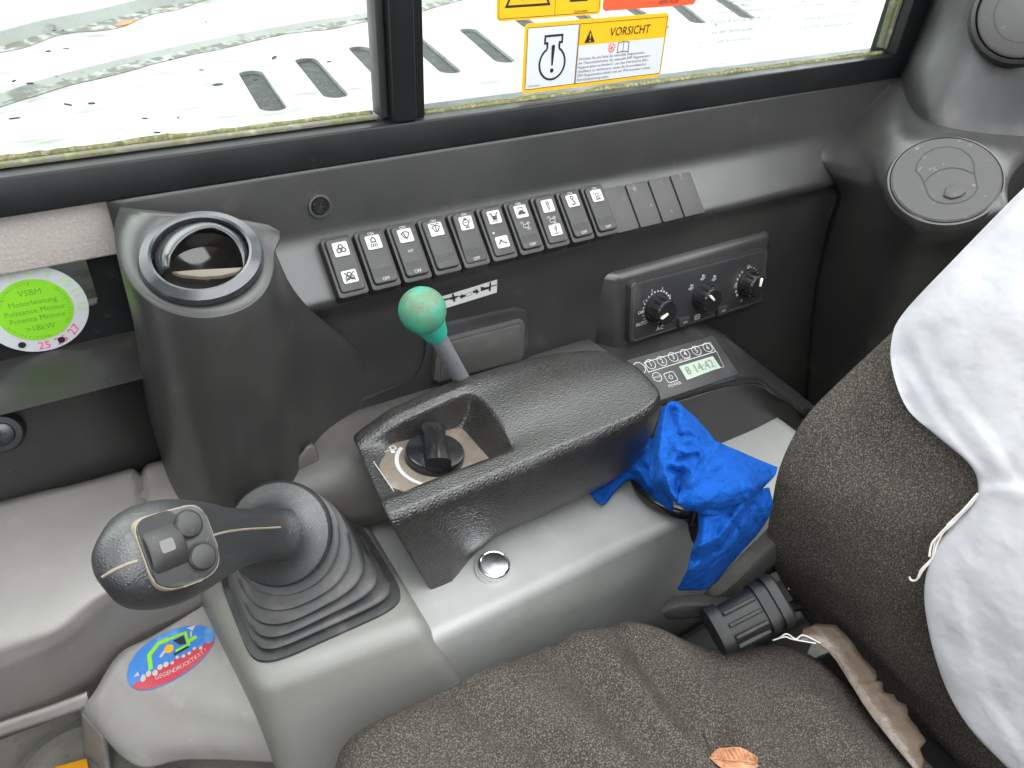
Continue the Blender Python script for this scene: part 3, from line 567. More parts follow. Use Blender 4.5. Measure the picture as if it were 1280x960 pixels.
# ================================================================== SWITCHES
def pic(k, name, x, y, s):
    """small line pictograms, about s wide, drawn in black on the white plates"""
    def S(pts, w_=.09, closed=False): k.stroke([(x + a * s, y + b * s) for a, b in pts], w_ * s, closed)
    def P(pts): k.poly([(x + a * s, y + b * s) for a, b in pts])
    def D(a, b, r): k.disc(x + a * s, y + b * s, r * s, 14)
    def O(a, b, r, w_=.09, a0=0, a1=360): k.ring(x + a * s, y + b * s, r * s, w_ * s, a0, a1, 18)
    if name in ('fan', 'fanoff'):
        for q in range(3):
            a = R(90 + 120 * q); O(.22 * math.cos(a), .2 * math.sin(a), .17, .1)
        if name == 'fanoff': S([(-.45, .38), (.45, -.38)], .1); S([(-.45, -.38), (.45, .38)], .1)
    if name == 'lamp':
        S([(-.2, .02), (-.18, .28), (0, .42), (.18, .28), (.2, .02)], .1, True)
        for q in range(4): S([(-.22 + .16 * q, -.12), (-.34 + .16 * q, -.42)], .08)
    if name in ('wiper', 'washer'):
        S([(-.36, .18), (-.18, .30), (0, .34), (.18, .30), (.36, .18), (.12, -.22), (-.12, -.22)], .09, True)
        if name == 'wiper': S([(-.15, .25), (.03, -.38)], .09)
        else: S([(0, -.2), (0, .36)], .08); S([(-.4, .44), (-.25, .5), (-.05, .42)], .08); S([(.4, .44), (.25, .5), (.05, .42)], .08)
    if name == 'tank':
        O(-.06, .02, .28, .1); S([(-.2, .38), (.1, .38)], .12); S([(-.16, .04), (.06, .04)], .08); P([(.34, .3), (.42, .3), (.42, -.02), (.34, -.02)]); S([(-.2, -.4), (.2, -.4)], .12)
    if name == 'bucket':
        P([(-.3, .25), (-.12, .12), (.12, .12), (.3, .25), (.2, -.28), (-.2, -.28)]); S([(-.42, .4), (-.2, .2)], .12); S([(.42, .4), (.2, .2)], .12); k.text('PWR', x, y - .42 * s, .26 * s)
    if name == 'arm': S([(-.42, -.2), (-.12, .18), (.1, -.05), (.42, -.2)], .12); D(-.12, .16, .1)
    if name == 'crawler': P([(-.38, -.3), (.38, -.3), (.42, -.1), (.24, -.08), (.24, .1), (-.24, .1), (-.24, -.08), (-.42, -.1)]); S([(-.26, .18), (-.22, .36), (.22, .36), (.26, .18)], .08)
    if name == 'breaker': S([(-.12, .42), (.14, .36), (.1, -.05), (.02, -.42), (-.08, -.05)], .08, True); S([(-.08, .2), (.12, .18)], .08)
    if name == 'breaker2': S([(0, .42), (.14, .3), (.06, 0), (-.02, -.2)], .1); S([(-.25, -.36), (.25, -.36)], .09); S([(-.12, .3), (-.02, 0)], .08)
    if name == 'hook': O(0, .3, .15, .1); S([(0, .14), (.02, 0), (.18, -.14), (.14, -.34), (-.04, -.42), (-.2, -.28)], .12)
    if name == 'beacon':
        S([(-.16, -.28), (-.16, .18), (0, .26), (.16, .18), (.16, -.28)], .08); S([(-.28, -.36), (.28, -.36)], .12); S([(0, .0), (0, -.25)], .07)
        for a in (-.4, .4): S([(a * .7, .18), (a, .34)], .08); S([(a * .75, 0), (a * 1.1, 0)], .08)
SWS = [('fan', 'fanoff', '', '', 'left-end rocker switch with two fan symbols on white plates'),
       ('lamp', None, 'ON', 'OFF', 'rocker switch with a work lamp symbol, second from the left end'),
       ('wiper', None, 'ON', 'OFF', 'rocker switch with a plain wiper symbol and INT lettering'),
       ('washer', None, 'ON', '', 'rocker switch with a windscreen washer spray symbol'),
       ('tank', None, 'ON', 'OFF', 'rocker switch with an engine regeneration symbol, its lower end raised'),
       ('bucket', 'arm', '', '', 'rocker switch with PWR symbol above a small arm symbol'),
       ('crawler', None, 'ON', 'OFF', 'rocker switch with a solid black machine symbol'),
       ('breaker', 'breaker2', '', '', 'rocker switch with two hammer breaker symbols on white plates'),
       ('hook', None, 'ON', 'OFF', 'rocker switch with a crane hook symbol'),
       ('beacon', None, 'ON', 'OFF', 'rocker switch with a flashing beacon symbol, next to the blank plates')]
for i, (ic, ic2, on, off, lab) in enumerate(SWS):
    f = LF.sub(SW0 + SWP * i + .0122, SWY, 0)
    t = thing('rocker_switch', lab, 'switch', f.o, 'rocker switches in a row on the ledge')
    bz = prism('bezel', f, rr(SWP * .905, .0480, .0028, 4), -.004, .0102, M['switch'], t, bev=.0011)
    tilt = {4: -.10, 0: -.05, 5: -.05, 7: -.05}.get(i, .02)
    rf = f.sub(0, .0005, .0097, 0, -tilt)
    rk = prism('rocker', rf, rr(SWP * .735, .0420, .0030, 4), -.002, .0034, M['switch'], t, bev=.0011, seg=3)
    for q in range(4):
        prism('grip_rib', rf, [(-.0075, -.0098 - q * .0016), (.0075, -.0098 - q * .0016), (.0075, -.0090 - q * .0016), (-.0075, -.0090 - q * .0016)], .0030, .0038, M['switch'], rk) if not ic2 else None
    if ic2:
        for q in range(3): prism('grip_rib', rf, [(-.0078, .0115 + q * .0016), (.0078, .0115 + q * .0016), (.0078, .0121 + q * .0016), (-.0078, .0121 + q * .0016)], .0030, .0037, M['switch'], rk)
    y1 = .0118
    pl = prism('symbol_plate', rf, rr(.0118, .0110, .0012, 3, 0, y1), .0030, .0042, M['white'], rk)
    k = Ink(rf, .0044); pic(k, ic, 0, y1, .0092)
    if ic2: prism('symbol_plate', rf, rr(.0118, .0098, .0012, 3, 0, -.0098), .0030, .0042, M['white'], rk); pic(k, ic2, 0, -.0098, .0088)
    k.build('symbol', M['black'], rk)
    k = Ink(rf, .0037)
    if on: k.text(on, 0, .0189, .0032)
    if off: k.text(off, 0, -.0180, .0036)
    if ic == 'wiper': k.text('INT', 0, -.0010, .0030)
    if ic in ('crawler', 'breaker'):
        k.text('(A)', -.0028, .0022, .0026); k.text('(B)', .0028, .0012, .0026); k.stroke(rr(.005, .003, .0005, 1, 0, -.0012), .0004, True); k.text('(M)', .0018, -.0042, .0026)
    if ic == 'bucket': k.rect(-.0052, -.0012, .0016, .0016)
    if k.v: k.build('lettering', M['whitetext'], rk)
# white label with the swing arrows
lf = PF.sub(*pf(585, 363), .0006, R(1.5))
a = V(pf(621, 350)); b = V(pf(620, 366)); c = V(pf(535, 390)); d = V(pf(535, 374)); o2 = V(pf(585, 363))
t = thing('arrow_label', 'narrow white label with black arrows and pipe symbols under the switches', 'label', lf.o)
prism('sheet', lf, [tuple(q - o2) for q in (a, b, c, d)], 0, .0004, M['white'], t)
k = Ink(lf, .0007)
def ip(px, py): return tuple(V(pf(px, py)) - o2)
k.poly([ip(548, 374), ip(553, 372), ip(560, 371), ip(560, 373), ip(553, 375), ip(548, 378)]); k.stroke([ip(556, 373), ip(573, 369)], .0010); k.stroke([ip(565, 366), ip(567, 376)], .0018); k.stroke([ip(561, 372), ip(570, 370)], .0022)
k.poly([ip(573, 370), ip(577, 366), ip(577, 368), ip(581, 367), ip(581, 370), ip(577, 371), ip(577, 373)])
k.poly([ip(598, 364), ip(594, 360), ip(594, 362), ip(590, 363), ip(590, 366), ip(594, 365), ip(594, 368)])
k.poly([ip(600, 358), ip(606, 359), ip(610, 358), ip(610, 361), ip(606, 362), ip(600, 364)]); k.stroke([ip(606, 360), ip(620, 356)], .0010); k.stroke([ip(612, 353), ip(611, 364)], .0018)
k.build('symbols', M['black'], t)
Ink(lf, .0007).stroke([ip(582, 366), ip(588, 364), ip(588, 368), ip(582, 370)], .0004, True).build('faint_box', M['greyprint'], t)

# ================================================================== CLIMATE PANEL
cl = thing('climate_panel', 'black climate control panel with three round knobs and white scales', 'control panel', CF.o)
PW, PH = (cTR - cTL).length, .0655
def cq(px, py): return CF.uv(APL(px, py, CF.o, CF.z))
q0 = [V(cq(*p)) for p in ((784, 352), (955, 309), (949, 374), (781, 427))]
pts = fillet([q0[0] * .5 + q0[1] * .5, q0[1], q0[2], q0[3], q0[0], q0[0] * .5 + q0[1] * .5], [0, .006, .006, .006, .006, 0], 5)[:-1]
face = prism('face_plate', CF, [tuple(p) for p in pts], -.004, .0065, M['darker'], cl, bev=.0018, seg=3)
c_ = sum(pts, V((0, 0))) / len(pts)
kc = [V(cq(*p)) for p in ((815, 383), (872, 368), (928, 352))]
for n_, c in enumerate(kc):
    k = Ink(CF, .0068)
    if n_ == 0:
        for q in range(17): a = R(205 - q * 13.2); w_ = .0006 + q * .00005; l_ = .0011 + q * .00008; k.stroke([(c.x + .0168 * math.cos(a), c.y + .0168 * math.sin(a)), (c.x + (.0168 + l_) * math.cos(a), c.y + (.0168 + l_) * math.sin(a))], w_ * 1.6)
        k.text('2', c.x - .0065, c.y + .0195, .0046); k.text('3', c.x + .0068, c.y + .0188, .0046); k.text('1', c.x - .0168, c.y + .0105, .0046); k.text('4', c.x + .0172, c.y + .0085, .0046)
        k.text('OFF', c.x - .0200, c.y + .0005, .0046); k.text('AUTO', c.x - .0190, c.y - .0115, .0052); k.text('A/C', c.x + .0052, c.y - .0225, .0060)
        for q in range(4): a = R(45 + 90 * q); k.disc(c.x + .0200 + .0017 * math.cos(a), c.y - .0078 + .0017 * math.sin(a), .0014, 10)
    if n_ == 1:
        for (dx, dy) in ((-.0165, .0135), (-.001, .0205), (.0150, .0160)):
            k.disc(c.x + dx, c.y + dy + .0022, .0009, 8); k.stroke([(c.x + dx - .003, c.y + dy - .002), (c.x + dx, c.y + dy), (c.x + dx + .003, c.y + dy + .002)], .0009); k.stroke([(c.x + dx - .001, c.y + dy - .003), (c.x + dx + .0035, c.y + dy - .0005)], .0008)
        k.stroke(rr(.0066, .0048, .0008, 2, c.x - .0055, c.y - .0215), .0007, True); k.stroke([(c.x - .0078, c.y - .0225), (c.x - .0055, c.y - .0205), (c.x - .0035, c.y - .0220)], .0007)
    if n_ == 2:
        for q in range(15): a = R(215 - q * 15.5); w_ = .0026 - q * .00014; r0 = .0172; k.rect(c.x + r0 * math.cos(a), c.y + r0 * math.sin(a), w_ * .8, w_) if q not in (2, 7) else None
        k.text('25', c.x + .0, c.y + .0180, .0050); k.text('20', c.x - .0175, c.y + .0005, .0046); k.text('18', c.x - .0080, c.y - .0180, .0040)
    k.build('white_scale', M['whitetext'], face)
Ink(CF, .0067).stroke([tuple(c_ + (p - c_) * .955) for p in pts], .0003, True).build('border_line', M['greyprint'], face)
for n_, c in enumerate(kc):
    f = CF.sub(c.x, c.y, .0065)
    kn = lathe('knob', f, [(.0142, -.001), (.0142, .003), (.0132, .0048), (.0124, .0150), (.0112, .0170), (.0001, .0174)], M['gloss'], cl, n=48)
    a = (R(200), R(135), R(80))[n_]
    for q in range(12):
        b = a + R(30 * q + 15); ff = f.sub(.0126 * math.cos(b), .0126 * math.sin(b), 0, b)
        box('grip_rib', ff, (0, 0, .0095), (.0014, .0016, .0100), M['gloss'], kn, bev=.0004, seg=1)
    ff = f.sub(0, 0, .0172, a); prism('pointer', ff, [(.001, -.0008), (.0085, -.0014), (.0100, -.0006), (.0100, .0006), (.0085, .0014), (.001, .0008)], 0, .0018, M['brass'], kn, bev=.0004)
for p in ((847, 399), (895, 385)):
    c = cq(*p); f = CF.sub(c[0], c[1], .0065); b = prism('push_button', f, rr(.0145, .0098, .0010, 2), -.001, .0042, M['darker'], cl, bev=.0008); Ink(f, .0044).rect(.0005, 0, .0058, .0022).build('status_light', M['greyprint'], b)

# ================================================================== RADIO
r0 = [AY(790, 455, .427), AY(890, 428, .427), AY(916, 467, .392), AY(808, 505, .392)]
ex = (r0[1] - r0[0] + r0[2] - r0[3]); ey = (r0[1] - r0[2] + r0[0] - r0[3]); RDF = Fr((r0[1] + r0[2]) / 2, ex, ey); RDF = RDF.sub(0, 0, .002)
def rq(px, py): return V(RDF.uv(APL(px, py, RDF.o, RDF.z)))
rad = thing('radio', 'slim black radio with numbered preset buttons and pale green display', 'radio', RDF.o)
body = prism('faceplate', RDF, [(-.178, -.0235), (.0015, -.0235), (.0015, .0235), (-.178, .0235)], -.004, .0035, M['darker'], rad, bev=.0008)
prism('trim_bar', RDF, [(-.178, -.0262), (.004, -.0262), (.004, -.0238), (-.178, -.0238)], -.003, .0040, M['ring'], rad, bev=.0005)
k = Ink(RDF, .0038)
u = [rq(*p) for p in ((803, 456), (885, 431), (892, 442), (808, 468))]
k.stroke(u, .0007, True)
for i, p in enumerate(((811, 458), (825, 454), (839, 449), (854, 445), (868, 441), (882, 437))):
    c = rq(*p); k.ring(c.x, c.y, .0050, .0006); k.text(str(i + 1), c.x, c.y, .0074)
c = rq(853, 452); k.text('DISC MODE', c.x, c.y, .0030); c = rq(819, 474); k.ring(c.x, c.y, .0046, .0007); k.text('MODE', c.x, c.y, .0027)
c = rq(836, 474); k.stroke(rr(.0118, .0100, .002, 3, c.x, c.y), .0007, True); k.ring(c.x, c.y, .0020, .0006, 120, 420); k.stroke([(c.x, c.y + .003), (c.x, c.y + .0005)], .0006); k.text('POWER', c.x - .0005, c.y - .0082, .0044)
c = rq(812, 489); k.text('SCAN', c.x, c.y, .0036); c = rq(797, 463); k.ring(c.x, c.y, .0060, .0007)
k.stroke([rq(893, 442), rq(902, 461), rq(858, 475)], .0004); k.build('lettering', M['whitetext'], body)
u = [rq(*p) for p in ((846, 461), (888, 448), (898, 462), (856, 478))]
lcd = prism('display', RDF, [tuple(p) for p in u], .0030, .0042, M['lcd'], rad)
c = sum(u, V((0, 0))) / 4; Ink(RDF, .0045).text('8 14:42', c.x, c.y, .0125, sx=.95).build('digits', M['lcdink'], lcd)

# ================================================================== LEFT SIDE BEHIND THE DUCT
tr_ = hexa('wall_trim', [(-.6, .548, 1.004), (.075, .548, 1.004), (.075, .58, 1.004), (-.6, .58, 1.004), (-.6, .548, 1.045), (.075, .548, 1.045), (.075, .58, 1.045), (-.6, .58, 1.045)], M['trim'], loc=(-.3, .56, 1.02), bev=.002)
tag(tr_, 'beige grey textured trim strip under the window left of the duct column', 'trim strip')
lw = thing('lower_window', 'small black-bordered lower pane with a clear corner behind the round green sticker', 'window', (-.3, .56, .97))
KF = Fr((0, .556, 0), (1, 0, 0), (0, 0, 1))
def kq(px, py): return V(KF.uv(AY(px, py, .556)))
# border around the clear field
cl0 = kq(113, 325); cl1 = kq(114, 398)
xr = .0125; zb_ = .9665
prism('black_border', KF, [(xr, .93), (.06, .93), (.06, 1.01), (xr, 1.01)], -.003, 0, M['frame'], lw)
prism('black_border', KF, [(-.6, .93), (xr, .93), (xr, zb_ + .004), (xr - .001, zb_ + .001), (xr - .004, zb_), (-.6, zb_)], -.003, 0, M['frame'], lw)
box('pane', KF, (-.29, .988, -.0045), (.62, .06, .003), M['glass'], lw)
cv = box('outer_panel', WF, (-.3, .65, .96), (.9, .02, .14), M['hood']); tag(cv, 'white painted outer panel seen through the lower pane behind the green sticker', 'panel')
hexa('window_sill', [(-.6, .50, .932), (.06, .50, .932), (.06, .56, .932), (-.6, .56, .932), (-.6, .545, .9385), (.06, .545, .9385), (.06, .56, .940), (-.6, .56, .940)], M['dark'], lw, bev=.001)
vig = thing('round_sticker', 'round white and lime green inspection sticker with month numbers on black pane', 'sticker', KF.p(-.0265, .972, .001))
f = KF.sub(-.0265, .9725, .0008, R(-2))
prism('white_disc', f, circ(.0325, 64), 0, .0003, M['paper'], vig); prism('green_disc', f, circ(.0232, 56), .0003, .0006, M['lime'], vig)
k = Ink(f, .0008)
for s_, y in (('VSBM', .0135), ('Motorleistung', .0062), ('Puissance Moteur', .0000), ('Potenza Motore', -.0060), ('>18kW', -.0135)): k.text(s_, .0, y, .0062 if s_ in ('VSBM', '>18kW') else .0054, sx=.95)
for s_ in range(3):
    txt = ('Abgaswartung', 'Antipollution', 'Manutenzione')[s_]
    for j, ch in enumerate(txt): a = R(160 - s_ * 120 - j * 6.5); k.text(ch, .0208 * math.cos(a), .0208 * math.sin(a), .0030, a - math.pi / 2)
k.build('green_lettering', M['limeink'], vig)
k = Ink(f, .0006)
for j in range(12):
    a = R(95 + 12 - (j - 6) * 22.5); k.text(str(j + 1), .0280 * math.cos(a), .0280 * math.sin(a), .0082, a - math.pi / 2) if j > 2 else None
k.build('month_numerals', M['limetext'], vig)
k = Ink(f, .0006)
for s_, a in (('25', 270 - 2), ('26', 270 + 21), ('27', 270 + 44)): a = R(a); k.text(s_, .0280 * math.cos(a), .0280 * math.sin(a), .0082, a + math.pi / 2)
k.build('year_numerals', M['magenta'], vig)
k = Ink(f, .0010)
for a in (270 + 21, 270 - 30): a = R(a); k.disc(.0278 * math.cos(a), .0278 * math.sin(a), .0024)
k.build('punch_holes', M['black'], vig)
# dark lower side panel with rubber knob, and the front cover box
sp = thing('cab_side_trim', 'dark side panel below the round green sticker, left of the duct column', 'panel', (-.3, .545, .88))
patch('panel_face', [[(-.6, .5455, .9345), (-.25, .5455, .9345), (.05, .5455, .9345)], [(-.6, .5405, .925), (-.25, .5405, .925), (.05, .5405, .925)], [(-.6, .540, .88), (-.25, .540, .88), (.05, .540, .88)], [(-.6, .540, .82), (-.25, .540, .82), (.05, .540, .82)]], 4, 4, M['dark'], sp, solid=.003)
nf = Fr(AY(2, 538, .538), (1, 0, 0), (0, .35, 1))
kb = thing('rubber_stop', 'round black rubber stop with a screw on the side panel at the left picture edge', 'rubber stop', nf.o)
lathe('body', nf, [(.0150, -.002), (.0145, .006), (.0125, .010), (.0085, .0108)], M['darker'], kb, n=40)
lathe('screw', nf, [(.0085, .0095), (.0078, .0112), (.0055, .0118), (.0001, .0116)], M['ring'], kb, n=32)
Ink(nf, .0121).rect(0, 0, .0062, .0012).rect(0, 0, .0012, .0062).build('cross_slot', M['black'], kb)
rows = [[AZ(-300, 712, .835), AZ(0, 627, .835), AZ(100, 603, .835), AZ(190, 578, .835), AZ(290, 552, .835)],
        [AZ(-300, 830, .838), AZ(0, 700, .838), AZ(80, 670, .838), AZ(180, 645, .838), AZ(300, 620, .838)],
        [AZ(-300, 885, .832), AZ(0, 790, .834), AZ(70, 768, .835), AZ(140, 725, .836), AZ(310, 660, .838)],
        [AZ(-300, 925, .815), AZ(0, 826, .818), AZ(80, 795, .82), AZ(150, 742, .826), AZ(320, 680, .83)],
        [AZ(-300, 955, .79), AZ(0, 855, .79), AZ(90, 815, .79), AZ(165, 760, .80), AZ(330, 700, .81)],
        [AZ(-300, 1040, .70), AZ(0, 925, .70), AZ(110, 880, .70), AZ(200, 815, .72), AZ(350, 750, .73)]]
def grv(p, u, v):
    d = abs(topx(p).x - 178 - (topx(p).y - 620) * .12) if 560 < topx(p).y < 668 else 99
    return p - V((0, 0, .007 * math.exp(-(d / 5) ** 2)))
fb = patch('front_cover', rows, 16, 7, M['cover'], None, fn=grv, solid=.003, loc=(-.1, .45, .80))
tag(fb, 'brown grey plastic cover box with rounded edge at the left, behind the joystick', 'cover')
box('shelf_rib', WF, (0, 0, 0), (.01, .01, .01), M['cover']) if False else None

# ================================================================== GREY ARMREST CONSOLE
gc = thing('seat_console', 'light grey plastic seat-side console carrying joystick housing, armrest and cup holder', 'console', (.2, .38, .70))
ZC = .785
hexa('joystick_housing', [(.030, .288, .70), (.176, .276, .70), (.170, .470, .70), (.010, .470, .70), (.0265, .3215, .803), (.1440, .3085, .803), (.1490, .466, .800), (.0135, .466, .800)], M['housing'], gc, bev=.013, seg=5)
# console top, rounded edge and side wall
cp = fillet([(.478, .789), (.400, .787), (.307, ZC), (.300, .700), (.300, .55)], [0, .01, .010, .02, 0], 6)
XS = [.115 + i * .02 for i in range(25)]
def stepdown(x): t_ = max(0, min(1, (x - .455) / .04)); return .034 * t_ * t_ * (3 - 2 * t_)
XS = [.115 + i * .01 for i in range(50)]
vs_, fs = gridmesh([[V((x, p.x, p.y - (stepdown(x) if p.y > .70 else 0))) for x in XS] for p in cp]); finish('console_top', vs_, fs, M['grey'], gc, face_cam=True, solid=.003)
# pale skirt at the foot of the housing
rows = [[AZ(262, 752, .772), AZ(300, 735, .772), AZ(345, 760, .768), AZ(420, 830, .765)],
        [AZ(190, 795, .768), AZ(240, 800, .766), AZ(320, 830, .762), AZ(400, 868, .756)],
        [AZ(148, 818, .764), AZ(200, 850, .758), AZ(300, 880, .752), AZ(400, 905, .745)],
        [AZ(118, 865, .750), AZ(175, 892, .744), AZ(280, 912, .738), AZ(400, 926, .735)],
        [AZ(106, 879, .742), AZ(160, 930, .728), AZ(250, 935, .726), AZ(400, 940, .724)],
        [AZ(100, 886, .735), AZ(168, 957, .712), AZ(240, 950, .712), AZ(400, 956, .712)]]
patch('skirt', rows, 6, 6, M['skirt'], gc, solid=.003)
lip = [AZ(0, 908, .742), AZ(60, 890, .744), AZ(110, 868, .748), AZ(150, 815, .766)]
patch('skirt_lip', [[AZ(-60, 928, .742), AZ(0, 906, .744), AZ(60, 886, .746), AZ(108, 868, .750)], [AZ(-60, 945, .732), AZ(0, 922, .732), AZ(60, 902, .734), AZ(112, 884, .738)]], 6, 3, M['skirt'], gc, solid=.003)
patch('foot_bracket', [[AZ(101, 888, .733), AZ(112, 898, .728), AZ(128, 918, .722)], [AZ(104, 930, .66), AZ(118, 940, .66), AZ(134, 960, .66)], [AZ(106, 1010, .58), AZ(122, 1010, .58), AZ(140, 1020, .58)]], 3, 4, M['skirt'], gc, solid=.003)
# cap
kf = Fr(AZ(617, 711, ZC + .0015), (1, 0, 0), (0, 1, 0.15))
cap = thing('lock_cap', 'round polished chrome cap on the grey console beside the armrest', 'cap', kf.o)
lathe('cap', kf, [(.0128, -.002), (.0128, .0055), (.0122, .0068), (.0112, .0074), (.0106, .0071), (.0060, .0078), (.0001, .0081)], M['chrome'], cap, n=56)
lathe('seat_washer', kf, [(.0150, -.002), (.0148, .0006), (.0128, .0008)], M['grey'], cap, n=48)
# cup holder ring
rc = V((.410, .3385, .793)); uf = Fr(rc, (1, 0, 0), (0, 1, 0))
cu = thing('cup_holder', 'glossy black cup holder ring under the blue cloth', 'cup holder', rc)
g = []
for q in range(64):
    a = 2 * math.pi * q / 64; row = []
    for j in range(14):
        b = 2 * math.pi * j / 14; rr_ = .0405 + .0056 * math.cos(b); row.append(uf.p(rr_ * math.cos(a), rr_ * math.sin(a), .0066 * math.sin(b)))
    g.append(row)
g.append(g[0]); vs_, fs = gridmesh(g, True); finish('ring', vs_, fs, M['gloss'], cu)
lathe('cup_wall', uf, [(.0385, .001), (.0365, -.03), (.035, -.05), (.0001, -.051)], M['darker'], cu, n=40)
for a in (246, 66):
    ff = uf.sub(.0405 * math.cos(R(a)), .0405 * math.sin(R(a)), 0, R(a)); box('clip', ff, (0, 0, .002), (.013, .013, .010), M['gloss'], cu, bev=.003)

# oval sticker on the skirt
from mathutils.bvhtree import BVHTree
sk_o = [o_ for o_ in gc.children if o_.name.startswith('skirt') and 'lip' not in o_.name][0]; sk_w = worigin(gc)
sk_b = BVHTree.FromPolygons([v.co + sk_w for v in sk_o.data.vertices], [tuple(p.vertices) for p in sk_o.data.polygons])
def drape(o_):
    w0 = worigin(o_.parent)
    for v in o_.data.vertices:
        q = v.co + w0; h = sk_b.ray_cast(V((q.x, q.y, 1.0)), V((0, 0, -1)))[0]
        if h: v.co.z = h.z + .0006 + (q.z - OF.o.z) - w0.z
    return o_
def sk(px, py):
    d = ray(px, py).normalized(); h = sk_b.ray_cast(CAM, d)[0] or AZ(px, py, .762); return V((h.x, h.y, .76))
e0 = sk(214, 819); exv = sk(268, 790) - sk(160, 848); OF = Fr(V(e0), exv, V((0, 0, 1)).cross(exv))
ov = thing('oval_sticker', 'oval blue and red sticker with a green excavator on the pale skirt', 'sticker', OF.o)
A_ = exv.length * .50; B_ = abs(OF.uv(sk(202, 793))[1] - OF.uv(sk(226, 845))[1]) * .5; Y_ = B_ / .0195
ell = lambda s_, n=56: [(A_ * s_ * math.cos(2 * math.pi * q / n), B_ * s_ * math.sin(2 * math.pi * q / n)) for q in range(n)]
g = [[OF.p(a * r_, b * r_, .0002) for a, b in ell(1)] for r_ in (.02, .2, .4, .6, .8, .93, 1)] + [[OF.p(a, b, -.0006) for a, b in ell(1.002)]]
vs_, fs = gridmesh(g, True); finish('sheet', vs_, fs, M['skyblue'], ov)
g = []
for q in range(41):
    x = A_ * .93 * (-1 + q / 20); yb = -B_ * .985 * math.sqrt(max(0, 1 - (x / A_) ** 2)); yt = max(yb, min(B_ * (-.30 + .05 * math.sin(x * 900)), -yb)); g.append([OF.p(x, yb + (yt - yb) * r_ / 4, .0006) for r_ in range(5)])
vs_, fs = gridmesh(g); finish('red_field', vs_, fs, M['stickred'], ov, face_cam=True)
Z_ = A_ / .035
def zz(l): return [(a * Z_, b * Y_ + .001) for a, b in l]
k = Ink(OF, .0006); k.stroke(zz([(-.0170, -.0045), (-.0150, .0065), (-.0060, .0120), (.0020, .0115)]), .0030); k.stroke(zz([(.0010, .0115), (.0150, .0105), (.0145, -.0005), (.0040, -.0005)]), .0020); k.stroke(zz([(.0150, .002), (.0220, .003)]), .0030); k.build('green_excavator', M['lime'], ov)
Ink(OF, .0009).poly(zz([(.0045, .0085), (.0130, .0085), (.0130, .001), (.0085, .0025)])).build('cab_window', M['black'], ov); Ink(OF, .0009).stroke(zz([(.002, -.0030), (.014, -.0022)]), .0016).build('track', M['black'], ov)
Ink(OF, .0010).disc(.0000, .0042, .0032).build('yellow_disc', M['yellow'], ov)
k = Ink(OF, .0009)
for q in range(11): k.disc((-.024 + q * .0046) * Z_, (-.0062 + .0012 * math.sin(q * 2.3)) * Y_, .0019 if q < 5 else .0012, 9)
k.poly(zz([(-.030, -.002), (-.026, -.0005), (-.026, -.004)])); k.disc(-.0235 * Z_, -.0042, .0011); k.poly(zz([(.017, .0135), (.0245, .0125), (.0205, .0090)])); k.stroke(zz([(.0195, .009), (.0180, .0045)]), .0012); k.stroke(zz([(-.008, .0005), (-.004, .0030), (.001, .0015)]), .0018)
for j, ch in enumerate('GEGENDRUCKTEST!'): xx = -.0185 + j * .0028; k.text(ch, (xx + .004) * Z_, B_ * (-.70 + .42 * (xx / .035) ** 2), .0040, xx * 12)
k.build('white_marks', M['white'], ov)

for o_ in list(ov.children): drape(o_)

# ================================================================== ARMREST
ar = thing('armrest', 'black padded armrest box with a dial recess on the grey console', 'armrest', (.26, .39, .79))
def sect(x, rec, zt=.880, ztf=.890, zf=.86, yn=.341, yf=.4475, zb=.798, ynb=.358, front=0, dome=.002):
    y = lambda t: yn + (yf - yn) * t
    L_ = [(ynb, zb), (yn + .004, zb + .022), (yn - .0005, zt - .016), (yn + .0005, zt - .005), (yn + .005, zt + .0002), (y(.16), zt + .0012)]
    if rec: L_ += [(y(.20), zt - .001), (y(.215), zf), (y(.78), zf + .001), (y(.795), ztf - .002)]
    else: L_ += [(y(.28), zt + dome + .001), (y(.42), zt * .6 + ztf * .4 + dome + .002), (y(.60), zt * .4 + ztf * .6 + dome + .002), (y(.74), zt * .2 + ztf * .8 + dome)]
    L_ += [(y(.85), ztf + .0010), (yf - .005, ztf), (yf - .0005, ztf - .005), (yf, ztf - .016), (yf - .002, .83), (yf - .01, zb + .004)]
    return [V((x + front * max(0, .885 - b) * .33 + front * (a - .345) * .13, a, b)) for a, b in L_]
S_ = [sect(.1330, 1, .872, .868, .868, .350, .440, .785, .350, 1), sect(.1318, 1, .8775, .8715, .870, .343, .4445, .775, .346, 1), sect(.134, 1, .8795, .8745, .871, .3415, .4465, .771, .345, 1), sect(.152, 1, .880, .880, .866, zb=.770, ynb=.345, front=1),
      sect(.170, 1, .8805, .8845, .863, zb=.770, ynb=.346, front=.4), sect(.185, 1, .8805, .8875, .861, zb=.774, ynb=.348), sect(.198, 1, .881, .889, .859, zb=.790, ynb=.353), sect(.222, 1, .881, .893, .857, zb=.797, ynb=.357),
      sect(.2335, 1, .881, .894, .857, zb=.799), sect(.2375, 1, .8812, .894, .866, zb=.799), sect(.2440, 1, .8815, .894, .8795, zb=.799), sect(.2480, 0, .8815, .894, zb=.799, dome=0.0), sect(.256, 0, .8825, .8945, zb=.799, dome=-.001), sect(.275, 0, .883, .8945, zb=.799),
      sect(.320, 0, .884, .893, zb=.802), sect(.352, 0, .884, .888, zb=.804, yn=.3425, yf=.446), sect(.376, 0, .884, .886, zb=.814, yn=.349, yf=.440, ynb=.364), sect(.390, 0, .882, .883, zb=.816, yn=.361, yf=.430, ynb=.370), sect(.3965, 0, .875, .876, zb=.822, yn=.374, yf=.418, ynb=.380), sect(.3975, 0, .860, .860, zb=.835, yn=.385, yf=.408, ynb=.388, dome=0)]
